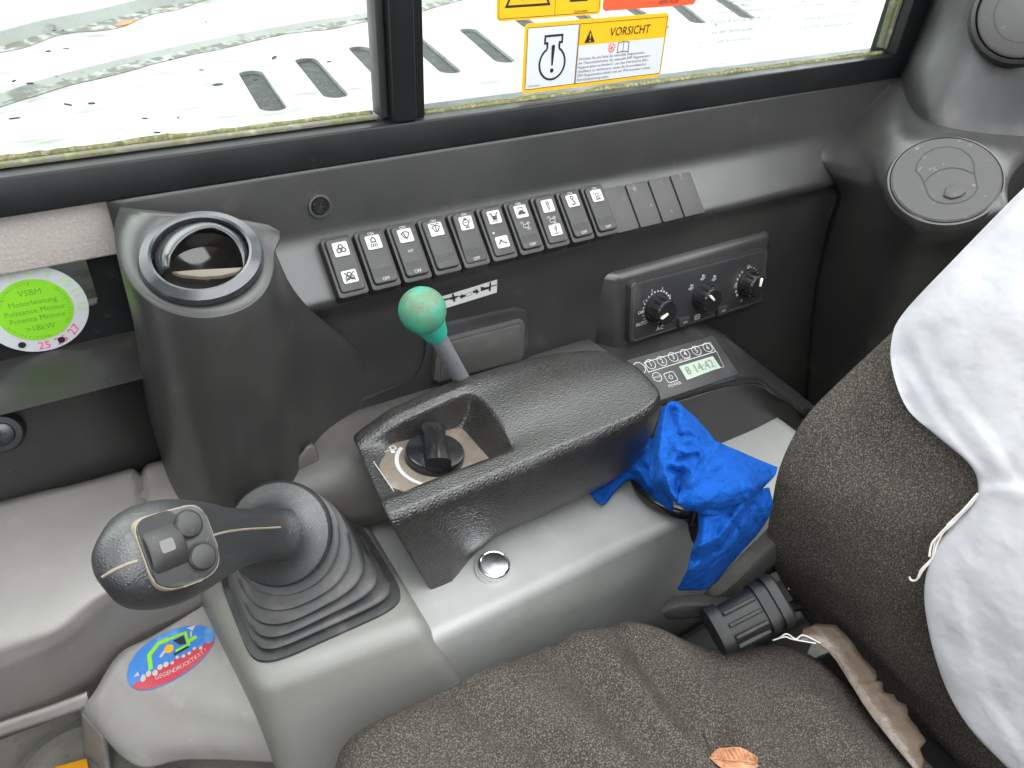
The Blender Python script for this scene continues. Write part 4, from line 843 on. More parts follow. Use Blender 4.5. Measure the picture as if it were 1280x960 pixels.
vs_, fs = gridmesh(S_, True); nS = len(S_[0]); fs += [tuple(range(nS)), tuple(range(len(vs_) - nS, len(vs_)))]
pad = finish('body', vs_, fs, M['leather'], ar, sub=3)
cr_ = {0: 1, 15: 1, 4: .55, 5: .35, 6: .55, 7: .8, 8: .8, 9: .6, 10: .5, 11: .4}
at_ = pad.data.attributes.new('crease_edge', 'FLOAT', 'EDGE')
for e in pad.data.edges:
    i0, i1 = e.vertices[0] % nS, e.vertices[1] % nS
    if i0 == i1 and i0 in cr_ and (2 < e.vertices[0] // nS < 11 or i0 in (0, 15, 4, 11)): at_.data[e.index].value = cr_[i0]
# label plate and dial on the recess floor
AF = Fr((.190, .397, .8650), (1, 0, -.11), (0, 1, 0.01))
prism('floor_plate', AF, rr(.084, .056, .006, 4, .004, 0), -.003, .0008, M['dusty'], ar, bev=.0004)
k = Ink(AF, .0012); k.ring(.005, -.004, .0290, .0030, 125, 225, 20); k.build('scale_band', M['white'], ar)
k = Ink(AF, .0013); k.stroke([(-.038, -.024), (-.038, .020), (-.018, .020)], .0006); k.stroke(rr(.004, .004, .001, 2, -.018, .022), .001, True); k.disc(-.020, .0175, .0018); k.build('scale_lines', M['whitetext'], ar)
df = AF.sub(.006, .000, .001)
dl = thing('throttle_dial', 'glossy black rotary dial with a bar grip in the armrest recess', 'dial', df.o)
lathe('disc', df, [(.0225, -.002), (.0225, .0055), (.0218, .0070), (.0200, .0076), (.0001, .0078)], M['gloss'], dl, n=64)
bf = df.sub(0, 0, .0078, R(68))
bar = []
for q in range(13):
    t_ = -1 + 2 * q / 12; x = .0218 * t_; hh = .0105 * (1 - .12 * t_ * t_); wd = .0092 - .0012 * (1 - t_ * t_)
    bar.append([bf.p(x, -wd - .001, -.001), bf.p(x, -wd, hh * .75), bf.p(x, -wd * .6, hh), bf.p(x, 0, hh * 1.03), bf.p(x, wd * .6, hh), bf.p(x, wd, hh * .75), bf.p(x, wd + .001, -.001)])
vs_, fs = gridmesh(bar); fs += [tuple(range(7)), tuple(range(len(vs_) - 7, len(vs_)))]; finish('bar_grip', vs_, fs, M['gloss'], dl)

# ================================================================== GREEN LEVER
lb = AY(528, 388, .415); ls = AY(584, 486, .455); ax = (lb - ls).normalized()
lv = thing('lever', 'thin lever with a worn green ball knob standing behind the armrest', 'lever', ls - ax * .06)
tube('shaft', [ls - ax * .06, lb - ax * .010], .0066, M['steel'], lv, n=20, steps=1)
gf = Fr(lb, ax.cross(V((0, 1, 0))), V((0, 1, 0)))
gf = Fr(lb, V((1, 0, 0)) - ax * ax.x, ax.cross(V((1, 0, 0)) - ax * ax.x))
pf_ = []
for q in range(20): a = R(90 - q * 7.2); pf_.append((max(.0001, .0165 * math.cos(a)), .0165 * math.sin(a)))
kn = lathe('ball_knob', gf, pf_, M['green'], lv, n=48)
lathe('collar', gf, [(.0128, -.0100), (.0116, -.0170), (.0098, -.0265), (.0090, -.0330), (.0084, -.0345), (.0066, -.035)], M['greencap'], lv, n=40)

# ================================================================== JOYSTICK
P0 = V((.0715, .380, .8640)); PHd = AD(200, 692, .345); gax = (PHd - P0).normalized()
js = thing('joystick', 'black rubber joystick with rubber bellows and a thumb button plate', 'joystick', (.085, .385, .803))
bc = [AZ(*p, .8035) for p in ((284, 732), (334, 850), (492, 742), (432, 630))]
# bellows
bcen = sum(bc, V((0, 0, 0))) / 4
def ringpts(c, n_, ex_, rx, ry, ee, N_=56):
    ex_ = (ex_ - n_ * ex_.dot(n_)).normalized(); ey_ = n_.cross(ex_); out_ = []
    for q in range(N_):
        a = 2 * math.pi * q / N_; ca, sa = math.cos(a), math.sin(a)
        out_.append(c + ex_ * rx * math.copysign(abs(ca) ** (2 / ee), ca) + ey_ * ry * math.copysign(abs(sa) ** (2 / ee), sa))
    return out_
hx = ((bc[3] + bc[2]) - (bc[0] + bc[1])).length / 4; hy = ((bc[0] + bc[3]) - (bc[1] + bc[2])).length / 4
rings = []; NF = 5; up = V((0, 0, 1))
top_c = P0 - gax * .006; top_r = .0335
steps_ = []
for kf_ in range(NF):
    for (dt, s_) in ((0.0, -.0150), (.10, -.0070), (.20, -.0015), (.31, .0012), (.42, .0014), (.52, -.0015), (.62, -.0090), (.80, -.0190)): steps_.append(((kf_ + dt) / NF, s_))
steps_.append((1.0, -.002))
rings.append(ringpts(bcen + V((0, 0, -.004)), up, V((1, 0, 0)), hx * 1.04, hy * 1.04, 6))
rings.append(ringpts(bcen + V((0, 0, .0015)), up, V((1, 0, 0)), hx * 1.04, hy * 1.04, 6))
rings.append(ringpts(bcen + V((0, 0, .002)), up, V((1, 0, 0)), hx * .98, hy * .98, 5.5))
for t_, s_ in steps_:
    c = bcen.lerp(top_c, t_ ** 1.0) + V((0, 0, .004 * (1 - t_))); n_ = up.lerp(gax, t_ ** 1.3).normalized(); ee = 4.5 * (1 - t_) ** 2.2 + 2.0
    k_ = t_ ** .85
    rings.append(ringpts(c, n_, V((1, 0, 0)), (hx * .95 * (1 - k_) + top_r * k_) + s_, (hy * .95 * (1 - k_) + top_r * k_) + s_, ee))
vs_, fs = gridmesh(rings, True); finish('bellows', vs_, fs, M['boot'], js, angle=60)
jf = Fr(P0, V((1, 0, 0)) - gax * gax.x, gax.cross(V((1, 0, 0)) - gax * gax.x))
lathe('skirt_disc', jf, [(.0325, -.009), (.0350, -.004), (.0352, .0005), (.0335, .0035), (.0280, .0060), (.0220, .0090), (.0180, .0150), (.0155, .022), (.0120, .026), (.0001, .028)], M['rubber'], js, n=64)
# grip: sections along the spine, pixel half width across the view and depth half width
SP = [(352, 668, .505, 34, .0165), (330, 669, .492, 33, .0160), (305, 671, .470, 35, .0160), (278, 676, .438, 41, .0165), (250, 681, .405, 52, .0180), (222, 687, .375, 62, .0195), (195, 693, .355, 67, .0205), (170, 698, .343, 63, .0200), (148, 702, .337, 54, .0180), (132, 705, .334, 40, .0140), (123, 707, .333, 22, .0080), (120, 708, .333, 5, .002)]
gr = []
for i, (x, y, d, hw, rd) in enumerate(SP):
    a = SP[max(i - 1, 0)]; b = SP[min(i + 1, len(SP) - 1)]
    t_ = (AD(b[0], b[1], b[2]) - AD(a[0], a[1], a[2])).normalized()
    v = ray(x, y).normalized(); e1 = t_.cross(v).normalized(); e2 = e1.cross(t_).normalized(); c = AD(x, y, d)
    r1 = hw * d / FOC; row = []
    for q in range(32):
        an = 2 * math.pi * q / 32; ca, sa = math.cos(an), math.sin(an); ex_ = 2 / 2.35
        row.append(c + e1 * r1 * math.copysign(abs(ca) ** ex_, ca) + e2 * rd * math.copysign(abs(sa) ** ex_, sa))
    gr.append(row)
gr2 = [crv([gr[j][q] for j in range(len(gr))], 4) for q in range(32)]
gr2 = [[gr2[q][j] for q in range(32)] for j in range(len(gr2[0]))]
vs_, fs = gridmesh(gr2, True); fs += [tuple(range(32)), tuple(range(len(vs_) - 32, len(vs_)))]
grip = finish('grip', vs_, fs, M['rubber'], js)
def surf(px, py):     # first hit of the view ray with the grip (as built): used to lay the plate and seams on it
    from mathutils.bvhtree import BVHTree
    global _bvh
    if '_bvh' not in globals(): _bvh = BVHTree.FromPolygons(vs_g, fs_g)
    d = ray(px, py).normalized(); h = _bvh.ray_cast(CAM, d); return h[0], h[1]
vs_g, fs_g = vs_, fs
def seam(pxs, name, w_=.0007):
    pts = []
    for p in pxs:
        h, n_ = surf(*p)
        if h: pts.append(h - ray(*p).normalized() * .0002)
    tube(name, pts, w_, M['cream_line'], grip, n=6, steps=3)
seam([(122, 727), (128, 721), (138, 715), (150, 709), (162, 704), (172, 701)], 'seam')
seam([(264, 670), (278, 666), (295, 663), (315, 661), (335, 660), (350, 659)], 'seam')
# button plate
cnr = [(163, 652), (249, 629), (280, 713), (196, 745)]
hs = [surf(*p)[0] for p in ((180, 660), (245, 645), (262, 708), (205, 728), (222, 687))]
pc = hs[4]; n_ = -(ray(222, 687).normalized()); nb = ((hs[1] - hs[0]).cross(hs[3] - hs[0])).normalized()
if nb.dot(n_) < 0: nb = -nb
nb = (nb * .5 + n_ * .5).normalized()
pc = pc + n_ * .0012
def bq(px, py): return APL(px, py, pc, nb)
BF = Fr(pc, bq(262, 672) - bq(182, 697), bq(207, 643) - bq(237, 727))
c4 = [V(BF.uv(bq(*p))) for p in cnr]; m_ = (c4[0] + c4[1]) / 2
pts = fillet([m_, c4[1], c4[2], c4[3], c4[0], m_], [0, .012, .012, .012, .012, 0], 7)[:-1]; cc = sum(pts, V((0, 0))) / len(pts)
prism('plate_edge', BF, [tuple(cc + (p - cc) * 1.04) for p in pts], -.012, .0013, M['cream_line'], js, bev=.0010)
bp = prism('button_plate', BF, [tuple(p) for p in pts], -.010, .0022, M['boot'], js, bev=.0009)
for p in ((232, 657), (249, 697)):
    c = V(BF.uv(bq(*p))); ff = BF.sub(c.x, c.y, .0022)
    b = lathe('push_button', ff, [(.0062, -.002), (.0062, .0014), (.0054, .0024), (.0030, .0030), (.0001, .0031)], M['switch'], js, n=36); lathe('collar', ff, [(.0070, -.001), (.0069, .0006), (.0062, .0006)], M['black'], b, n=36)
c = V(BF.uv(bq(205, 686))); e = V(BF.uv(bq(209, 715))) - V(BF.uv(bq(190, 660))); ff = BF.sub(c.x, c.y, .0022, math.atan2(e.y, e.x))
prism('thumb_well', ff, rr(.0310, .0172, .005, 4), -.001, .0005, M['black'], js)
tw = []
for q in range(15):
    a = R(-58 + q * 116 / 14); rr_ = .0172; x = rr_ * math.sin(a); z = rr_ * math.cos(a) - .0140
    tw.append([ff.p(x, -.0082, z - .004), ff.p(x, -.0080, z - .0008), ff.p(x, -.0068, z), ff.p(x, .0068, z), ff.p(x, .0080, z - .0008), ff.p(x, .0082, z - .004)])
vs_, fs = gridmesh(tw); th = finish('thumb_wheel', vs_, fs, M['switch'], js)
prism('wheel_window', ff, rr(.0056, .0062, .001, 2, -.001, -.0005), .0018, .0036, M['lens'], th)

# ================================================================== SEAT
seat = thing('seat', 'worn brown black fabric seat with cushion and leaning backrest', 'seat', (.25, .05, .55))
def cz(x, y): return .813 - .15 * (x - .05) - .25 * max(0, x - .36)
# plan outline of the far and rear edge of the cushion
edge = [(.046, -.25), (.046, .0), (.046, .15), (.046, .225), (.055, .256), (.078, .268), (.14, .271), (.20, .271), (.255, .269), (.285, .262), (.302, .248), (.318, .228), (.340, .212), (.372, .203), (.400, .196), (.418, .180), (.424, .15), (.422, .10), (.415, .04), (.41, -.05), (.41, -.25)]
edge = [V((a, b, 0)) for a, b in edge]; ctr = V((.22, .02, 0))
grooves = [[(470, 868), (530, 862), (570, 885), (640, 925), (700, 962), (760, 1000)], [(690, 812), (730, 850), (790, 920), (830, 962), (860, 1000)], [(800, 806), (830, 850), (850, 890), (885, 935), (920, 945)], [(920, 935), (965, 905), (1010, 895), (1040, 915), (1060, 950)]]
grooves = [crv([AZ(*p, .785) for p in gq], 5) for gq in grooves]
def gdist(p, gl_):
    best = 9; sg = 1
    for i in range(len(gl_) - 1):
        a = gl_[i].xy; b = gl_[i + 1].xy; d = b - a; t_ = max(0, min(1, (p.xy - a).dot(d) / d.dot(d))); q = a + d * t_; v = p.xy - q
        if v.length < best: best = v.length; sg = 1 if d.x * v.y - d.y * v.x > 0 else -1
    return best, sg
fe = crv(edge, 6); g = []
prof_s = [(0, 0)] + [(s_, 0) for s_ in (.1, .2, .3, .4, .5, .58, .66, .72, .78, .83, .87, .905)] + [(.935, .002), (.96, .006), (.98, .0125), (.993, .021), (1.0, .034), (1.0, .055), (.99, .085), (.96, .12)]
for s_, dz in prof_s:
    row = []
    for p in fe:
        q = ctr + (p - ctr) * max(s_, .02); z = cz(q.x, q.y) - dz
        if s_ < .97:
            for gl_ in grooves:
                d, sg = gdist(q, gl_); z -= .0088 * math.exp(-(d / .012) ** 2) - (.0066 * math.exp(-((d - .022) / .018) ** 2) if sg > 0 else .0012 * math.exp(-((d - .026) / .02) ** 2))
        z += .003 * noise.noise(q * 14) + .004 * (1 - s_)
        row.append(V((q.x, q.y, z)))
    g.append(row)
vs_, fs = gridmesh(g); finish('cushion', vs_, fs, M['fabric'], seat)
brow = [[(1128, 405, .472), (1190, 395, .472), (1260, 375, .474), (1400, 330, .486)],
        [(1060, 468, .452), (1120, 462, .458), (1220, 450, .466), (1400, 430, .482)],
        [(1012, 518, .43), (1080, 520, .440), (1180, 520, .455), (1400, 510, .475)],
        [(982, 572, .418), (1050, 580, .426), (1165, 590, .442), (1400, 590, .46)],
        [(968, 625, .414), (1040, 635, .418), (1150, 645, .432), (1400, 660, .45)],
        [(964, 690, .428), (1040, 712, .424), (1140, 735, .434), (1400, 770, .45)],
        [(1000, 764, .460), (1060, 785, .446), (1150, 825, .446), (1400, 880, .45)],
        [(1060, 832, .470), (1105, 850, .458), (1175, 885, .454), (1400, 960, .455)],
        [(1110, 888, .474), (1150, 905, .464), (1205, 940, .458), (1400, 1010, .46)],
        [(1165, 952, .478), (1200, 965, .470), (1240, 1000, .466), (1400, 1060, .47)]]
rows = []
for r in brow:
    P_ = [AX(*q) for q in r]; rows.append([P_[0] + V((.09, -.03, -.02)), P_[0] + V((.045, .0005, -.006)), P_[0] + V((.012, .0, -.001)), P_[0]] + P_[1:])
bg_ = [crv([AX(*p) for p in gq], 4) for gq in ([(1045, 700, .425), (1090, 640, .425), (1150, 610, .44), (1210, 640, .44)], [(1060, 760, .44), (1120, 690, .43), (1200, 690, .44), (1260, 720, .44)], [(1060, 520, .44), (1100, 590, .43), (1160, 640, .435)])]
def bfn(p, u, v):
    for gl_ in bg_:
        d = min((p - q).length for q in gl_); p = p + V((1, 0, 0)) * .004 * math.exp(-(d / .016) ** 2)
    return p + V((1, 0, 0)) * (.003 * noise.noise(p * 13))
patch('backrest', rows, 6, 6, M['fabric'], seat, fn=bfn)
hexa('seat_pan', [(.07, -.25, .30), (.50, -.25, .30), (.50, .235, .30), (.07, .235, .30), (.07, -.25, .72), (.47, -.25, .70), (.47, .185, .70), (.07, .235, .72)], M['black'], seat, bev=.01)  # black seat base, extended as dark fill for the shaded gap
box('gap_shade_box', WF, (.42, .262, .46), (.26, .05, .38), M['black'], seat, bev=.01)  # added black box, stands in for shade in the gap under the reel
# torn plastic film peeling at the joint
fm = [(1003, 786), (1020, 780), (1044, 780), (1060, 796), (1076, 818), (1094, 838), (1097, 850), (1103, 852), (1104, 864), (1117, 868), (1122, 876), (1132, 880), (1136, 896), (1146, 908), (1157, 926), (1150, 936), (1154, 950), (1152, 972)]
fi = [(1000, 800), (1010, 800), (1022, 804), (1034, 812), (1046, 826), (1056, 842), (1062, 852), (1067, 860), (1072, 868), (1078, 878), (1085, 888), (1092, 898), (1100, 908), (1110, 921), (1122, 936), (1132, 948), (1142, 960), (1150, 975)]
A1 = [p_ for k_ in range(len(fm) - 1) for p_ in [AZ(*fm[k_], .765).lerp(AZ(*fm[k_ + 1], .765), q_ / 4) for q_ in range(4)]]; B1 = [p_ for k_ in range(len(fi) - 1) for p_ in [AZ(*fi[k_], .768).lerp(AZ(*fi[k_ + 1], .768), q_ / 4) for q_ in range(4)]]
for i, p in enumerate(A1): A1[i] = p + V((.0012 * noise.noise(V((i * 1.9, 0, 3))), .0012 * noise.noise(V((i * 1.7, 2, 0))), .0012 * noise.noise(V((i * .15, 5, 0)))))
MM = [a.lerp(b, .5) + V((0, 0, .0006 + .0008 * noise.noise(V((i * .2, 9, 1))))) for i, (a, b) in enumerate(zip(A1, B1))]
vs_, fs = gridmesh([A1, [a.lerp(m2, .5) for a, m2 in zip(A1, MM)], MM, B1])
fl = finish('plastic_film', vs_, fs, M['film'], None, face_cam=True, solid=.0006, loc=(.42, .14, .76)); tag(fl, 'torn brown plastic film along the rear edge of the seat cushion', 'film')
for q, pp in enumerate([[(975, 797), (985, 791), (995, 797), (1005, 795), (1025, 804)], [(965, 800), (980, 795), (992, 800), (1020, 803)]]):
    pts = [AZ(a + random.uniform(-2, 2), b + random.uniform(-2, 2), .770) for a, b in pp]; tube('frayed_thread', pts, .0006, M['thread'], fl, n=5, steps=4)

# white cover on the backrest
lft = [(1330, 195, .490), (1280, 240, .482), (1200, 322, .470), (1135, 392, .460), (1121, 425, .456), (1122, 462, .452), (1140, 510, .448), (1172, 545, .445), (1208, 576, .442), (1222, 602, .440), (1216, 630, .437), (1172, 682, .430), (1156, 735, .426), (1164, 800, .425), (1184, 862, .425), (1214, 912, .426), (1262, 962, .428), (1300, 1000, .429)]
rows = []
for i, (x, y, X_) in enumerate(lft):
    e = AX(x, y, X_); back = e + V((.06, -.010, -.012)); xr_ = 1440; yr = y - (xr_ - x) * (.30 - .03 * i)
    m1 = AX(x + 14, y - 4 + i * .5, X_ - .0035); m2 = AX((x + xr_) / 2, (y + yr) / 2, X_ + .001); m3 = AX(xr_, yr, X_ + .012)
    rows.append([back if i < 7 else e + V((.006, 0, 0)), e, m1, m2, m3])
wl = [([(1150, 420), (1180, 480), (1240, 550), (1262, 590)], .005, .006), ([(1222, 610), (1250, 606), (1300, 612), (1360, 610)], .007, .007), ([(1262, 590), (1280, 540), (1300, 500)], .005, .006), ([(1200, 740), (1215, 800), (1240, 880), (1270, 930)], .006, .008), ([(1135, 460), (1170, 520), (1220, 580)], .004, .006)]
wl = [([V(q) for q in a], b, c) for a, b, c in wl]
def wfn(p, u, v):
    if u < .22: return p
    q = topx(p); off = .0035 * noise.noise(p * 14) + .0016 * noise.noise(V((p.x * 40, p.y * 70, p.z * 40))) + .0030 * (.3 - abs(noise.noise(V((p.y * 22 - p.z * 26, p.z * 12, 7)))))
    off += .0022 * (abs(noise.noise(V((p.y * 34 + p.z * 22, p.z * 9, 2)))) - .3)
    for pl_, amp, wd in wl:
        best = 1e9; sg = 0
        for i in range(len(pl_) - 1):
            a, b = pl_[i], pl_[i + 1]; d = b - a; t_ = max(0, min(1, (q - a).dot(d) / d.dot(d))); dd = q - a - d * t_
            if dd.length < best: best = dd.length; sg = (d.x * dd.y - d.y * dd.x) / d.length
        off += amp * .22 * math.exp(-(best / (wd * 2600)) ** 2) * math.tanh(sg / 4)
    return p - ray(q.x, q.y).normalized() * (off + .002)
wc = patch('white_seat_cover', rows, 14, 6, M['whitecloth'], None, fn=wfn, solid=.0012, loc=(.46, .15, .9)); tag(wc, 'wrinkled white fabric cover pulled over the seat backrest', 'seat cover')
pts = [AX(*p) for p in ((1222, 618, .433), (1205, 640, .430), (1185, 658, .427), (1170, 676, .425), (1162, 696, .423), (1153, 712, .422), (1146, 724, .421), (1137, 726, .421), (1134, 720, .421))]
hem = thing('loose_hem_thread', 'frayed white thread hanging off the edge of the white seat cover', 'thread', pts[0])
for q in range(4):
    tube('strand', [p + V((random.uniform(-1, 1), random.uniform(-1, 1), random.uniform(-1, 1))) * .0014 for p in pts[:9 - q * 2]], .0007, M['thread'], hem, n=5, steps=5)

# dry leaf
lf_ = Fr(AZ(918, 951, .792), (.75, -.62, .1), (.5, .80, .25))
leaf = patch('dry_leaf', [[lf_.p(x * .72, y * w_ * .62, .0035 * abs(y) + .001 * math.sin(x * 300)) for y in (-1, -.5, 0, .5, 1)] for x, w_ in ((-.020, .001), (-.014, .0075), (-.006, .0105), (.004, .0112), (.013, .008), (.019, .003))], 4, 4, M['leaf'], None, solid=.0005, loc=lf_.o); tag(leaf, 'dry orange brown leaf lying on the seat cushion', 'leaf')
tube('midrib', [lf_.p(-.017, 0, .002), lf_.p(-.007, 0, .0012), (lf_.p(.012, 0, .0015))], .0005, M['leaf'], leaf, n=6)

# seat belt stalk: ribbed housing, sleeve and strap
bk0, bk1 = AD(893, 790, .555), AD(972, 750, .56); bx = (bk1 - bk0); bn = -(ray(930, 770).normalized()); KB = Fr((bk0 + bk1) / 2, bx, bn.cross(bx))
bl = bx.length
bu = thing('belt_reel', 'ribbed black plastic belt reel housing between seat cushion and backrest', 'belt reel', KB.o)
g = []
for t_, s_ in ((-.52, .80), (-.52, .95), (-.44, 1.0), (-.36, 1.0), (-.35, .86), (.18, .93), (.19, 1.06), (.30, 1.10), (.31, 1.0), (.36, 1.0), (.37, 1.13), (.50, 1.13), (.54, 1.02), (.54, .7)):
    row = []
    for q in range(40):
        a = 2 * math.pi * q / 40; ex_ = 2 / 3.2; ca, sa = math.cos(a), math.sin(a); rr_ = .0178 * s_
        row.append(KB.p(bl * t_, rr_ * math.copysign(abs(ca) ** ex_, ca), rr_ * .9 * math.copysign(abs(sa) ** ex_, sa)))
    g.append(row)
vs_, fs = gridmesh(g, True); fs += [tuple(range(40)), tuple(range(len(vs_) - 40, len(vs_)))]; finish('housing', vs_, fs, M['reel'], bu, angle=30)
for q in range(3): box('rib', KB, (-.085 * bl, -.010 + q * .009, .0146), (bl * .50, .0030, .0030), M['reel'], bu, bev=.0008)
box('side_rib', KB, (-.085 * bl, -.0158, .0075), (bl * .50, .0035, .0040), M['reel'], bu, bev=.0008)
sl = patch('belt_sleeve', [[AD(832, 752, .595), AD(850, 745, .590), AD(885, 744, .585), AD(922, 748, .575), AD(932, 756, .570)], [AD(828, 764, .585), AD(850, 758, .575), AD(885, 757, .570), AD(915, 760, .565), AD(930, 764, .562)], [AD(834, 774, .595), AD(850, 774, .590), AD(880, 772, .585), AD(905, 772, .578), AD(915, 772, .575)]], 5, 5, M['webbing'], None, solid=.004, loc=AD(880, 760, .58)); tag(sl, 'dark grey fabric belt sleeve lying beside the belt reel', 'sleeve')
st = patch('seat_strap', [[AD(985, 628, .63), AD(956, 664, .63), AD(930, 690, .63), AD(900, 722, .625), AD(880, 742, .62)], [AD(990, 645, .625), AD(972, 676, .62), AD(946, 702, .62), AD(915, 732, .615), AD(895, 746, .61)], [AD(995, 660, .635), AD(984, 690, .635), AD(960, 714, .635), AD(928, 744, .63), AD(905, 760, .62)]], 5, 5, M['webbing'], None, solid=.004, loc=AD(940, 690, .62)); tag(st, 'dark grey webbing strap running under the blue cloth beside the backrest', 'strap')
rl = thing('seat_rail', 'shiny black metal rail in the dark gap beside the backrest', 'rail', AD(960, 730, .66))
patch('rail', [[AD(905, 742, .66), AD(960, 690, .66), AD(985, 690, .67)], [AD(925, 752, .66), AD(975, 712, .66), AD(1010, 735, .67)]], 4, 3, M['gloss'], rl, solid=.003)
tube('rail_edge', [AD(902, 744, .655), AD(930, 722, .655), AD(964, 690, .655), (AD(978, 700, .66)), AD(1008, 750, .67)], .0018, M['steel'], rl, n=8, steps=2)
Ink(Fr(AD(988, 734, .655), CAM_R, CAM_U), 0).rect(0, 0, .004, .004).build('white_tag', M['white'], rl)
tube('cable', [AD(930, 800, .66), AD(975, 765, .655), AD(1000, 757, .655), AD(1030, 765, .66)], .005, M['gloss'], rl, n=10)

# ================================================================== BLUE CLOTH
CREASE = [([(832, 508), (826, 546), (822, 600)], 5, 7), ([(846, 506), (868, 520), (900, 552)], 5, 6), ([(838, 515), (842, 530), (850, 545)], -8, 6), ([(850, 540), (862, 536), (872, 545)], 5, 5), ([(856, 552), (868, 549), (880, 556)], 5, 4),
    ([(862, 545), (874, 550)], -5, 3.5), ([(845, 560), (860, 566), (884, 560)], 4, 4), ([(848, 575), (870, 570)], -6, 4), ([(855, 580), (866, 590), (862, 605)], 5, 4.5), ([(838, 588), (850, 592), (846, 612)], -8, 5), ([(830, 580), (836, 610), (846, 632)], 5, 5),
    ([(815, 560), (818, 590), (812, 625)], -4, 5), ([(898, 556), (872, 592), (846, 632)], 5, 7), ([(893, 590), (915, 587), (930, 588)], -3, 4), ([(905, 585), (890, 600), (880, 605)], -2, 4), ([(880, 650), (874, 690), (858, 730)], 4, 6), ([(897, 655), (892, 690), (872, 735)], -5, 5),
    ([(933, 625), (897, 672), (863, 689)], 6, 5), ([(940, 632), (905, 684), (868, 702)], -6, 5), ([(940, 610), (958, 645)], 4, 4), ([(925, 620), (947, 660)], -4, 4), ([(908, 640), (930, 675)], -4, 5), ([(780, 572), (800, 590), (812, 610)], 4, 6), ([(768, 580), (790, 580), (808, 586)], -3, 4), ([(885, 560), (890, 575), (878, 590)], -3, 4)]
CREASE = [([V(q) for q in a], b, c) for a, b, c in CREASE]
def crease(q):
    o_ = 0
    for pl_, amp, wd in CREASE:
        best = 1e9
        for i in range(len(pl_) - 1):
            a, b = pl_[i], pl_[i + 1]; d = b - a; t_ = max(0, min(1, (q - a).dot(d) / d.dot(d))); best = min(best, (q - a - d * t_).length)
        if best < wd * 3: o_ += amp * .001 * math.exp(-(best / wd) ** 2)
    return o_
def cloth_patch(rows, nu, nv, amp, seed, fold=0, fdir=(1, 0)):
    nu, nv = int(nu * 1.6), int(nv * 1.6)
    g = gridpts([[V(p) for p in r] for r in rows], nu, nv); out_ = []
    for j, r in enumerate(g):
        row = []
        for i, p in enumerate(r):
            u, v = i / (len(r) - 1), j / (len(g) - 1)
            n_ = -(ray(*topx(p))).normalized()
            o1 = .0022 * (.35 - abs(noise.noise(V((p.x * 55, p.y * 40 + seed, p.z * 75))))) * 2 + amp * (1 - abs(noise.noise(V((p.x * 30, p.y * 30, p.z * 30 + seed)))) * 2.2) + amp * .6 * (.4 - abs(noise.noise(V((p.x * 62 + seed, p.y * 62, p.z * 62)))))
            o1 += fold * math.sin((u * fdir[0] + v * fdir[1]) * 6.283 + 2.2 * noise.noise(p * 14 + V((seed, 0, 0))))
            row.append(p + n_ * (o1 * .7 + crease(topx(p))))
        out_.append(row)
    return gridmesh(out_)
bv, bfz = [], []
def addp(vf_):
    b = len(bv); bv.extend(vf_[0]); bfz.extend([tuple(b + i for i in f_) for f_ in vf_[1]])
# flap on the left, lying on the console top
addp(cloth_patch([[AZ(723, 606, .795), AZ(735, 598, .797), AZ(775, 572, .806), AZ(805, 550, .815), AZ(835, 545, .825)], [AZ(738, 618, .793), AZ(760, 605, .800), AZ(790, 585, .812), AZ(815, 572, .825), AZ(845, 565, .83)], [AZ(754, 631, .791), AZ(770, 612, .797), AZ(790, 596, .806), AZ(812, 600, .812), AZ(840, 610, .815)], [AZ(765, 618, .788), AZ(782, 600, .790), AZ(795, 602, .795), AZ(815, 622, .798), AZ(840, 640, .80)]], 9, 9, .0022, 3))
# the crumpled mound standing up in the cup holder
addp(cloth_patch([[AD(826, 512, .575), AD(838, 502, .57), AD(848, 503, .57), AD(858, 512, .575), AD(870, 522, .585)],
                  [AD(818, 545, .555), AD(830, 530, .545), AD(846, 526, .545), AD(866, 532, .555), AD(892, 548, .575)],
                  [AD(812, 580, .540), AD(828, 566, .525), AD(850, 560, .522), AD(880, 566, .535), AD(908, 568, .565)],
                  [AD(812, 596, .525), AD(826, 594, .510), AD(848, 598, .508), AD(880, 598, .520), AD(915, 595, .545)],
                  [AD(822, 612, .525), AD(838, 620, .510), AD(854, 628, .505), AD(880, 630, .512), AD(915, 622, .535)],
                  [AD(832, 620, .535), AD(846, 630, .525), AD(862, 637, .515), AD(885, 644, .515), AD(915, 640, .530)]], 12, 12, .0065, 11, .004, (2.2, .6)))
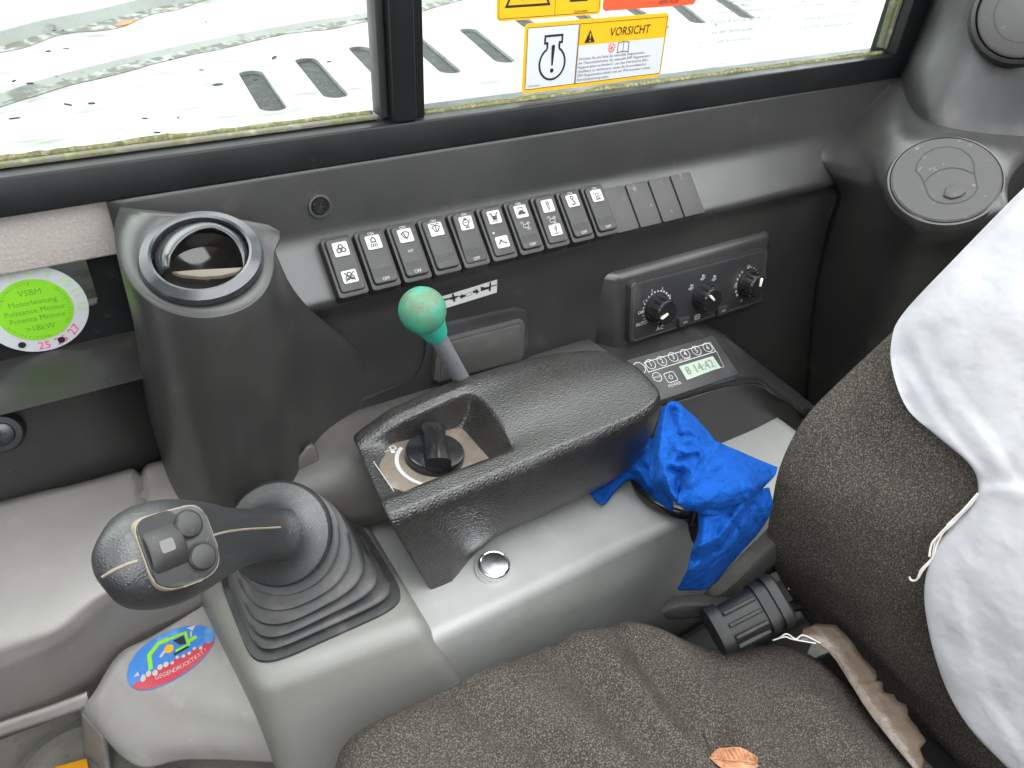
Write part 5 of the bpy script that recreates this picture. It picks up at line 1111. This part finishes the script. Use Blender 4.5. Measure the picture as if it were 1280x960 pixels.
# right wing folded over
addp(cloth_patch([[AD(862, 566, .545), AD(890, 552, .548), AD(915, 560, .555), AD(945, 573, .562), AD(972, 584, .568)],
                  [AD(852, 592, .520), AD(885, 580, .520), AD(915, 582, .530), AD(945, 588, .545), AD(969, 594, .560)],
                  [AD(848, 618, .502), AD(880, 610, .500), AD(915, 606, .512), AD(942, 606, .530), AD(960, 604, .552)],
                  [AD(850, 632, .500), AD(872, 629, .496), AD(905, 624, .506), AD(936, 618, .525), AD(952, 612, .55)],
                  [AD(858, 639, .510), AD(874, 638, .506), AD(905, 634, .514), AD(934, 626, .532), AD(948, 618, .555)]], 10, 10, .0022, 23, .0012, (1.2, 1.0)))
# tail hanging over the console edge
addp(cloth_patch([[AD(872, 640, .520), AD(890, 632, .522), AD(915, 622, .530), AD(940, 612, .545), AD(962, 610, .56)],
                  [AD(872, 665, .515), AD(892, 660, .512), AD(916, 652, .522), AD(942, 642, .545), AD(966, 632, .565)],
                  [AD(864, 690, .520), AD(888, 684, .512), AD(912, 676, .528), AD(936, 668, .555), AD(958, 652, .58)],
                  [AD(858, 715, .530), AD(880, 706, .522), AD(902, 698, .545), AD(924, 690, .575), AD(940, 676, .595)],
                  [AD(848, 738, .560), AD(866, 738, .562), AD(884, 736, .580), AD(900, 722, .600), AD(915, 702, .61)]], 10, 10, .0030, 31, .0045, (2.0, .3)))
cl_ = finish('blue_cloth', bv, bfz, M['blue'], None, face_cam=True, solid=.0016, loc=(.42, .34, .80)); tag(cl_, 'crumpled bright blue cleaning cloth stuffed in the cup holder', 'cloth')

# ================================================================== FLOOR CORNER AT LOWER LEFT
fp = thing('foot_plate', 'dusty grey foot plate with round rim in the lower left corner', 'foot plate', AZ(60, 930, .60))
patch('plate', [[AZ(-60, 930, .64), AZ(20, 902, .64), AZ(110, 880, .64)], [AZ(-60, 1020, .63), AZ(20, 1010, .63), AZ(130, 1000, .63)]], 4, 4, M['floor'], fp, solid=.004)
wf = Fr(AZ(98, 978, .642), (1, 0, 0), (0, 1, 0)); lathe('rim', wf, [(.052, -.002), (.050, .006), (.043, .008), (.041, .0), (.0001, .001)], M['floor'], fp, n=48)
ob = hexa('amber_part', [AZ(70, 962, .646), AZ(110, 952, .646), AZ(118, 985, .646), AZ(70, 990, .646), AZ(68, 958, .653), AZ(108, 947, .653), AZ(116, 982, .653), AZ(68, 988, .653)], M['orange'], fp, bev=.001)
fm_ = box('floor_mat', WF, (0.05, .36, .60), (.34, .30, .02), M['floor'], bev=.004, loc=(.05, .36, .60)); tag(fm_, 'dusty floor mat below the pale console skirt', 'mat')
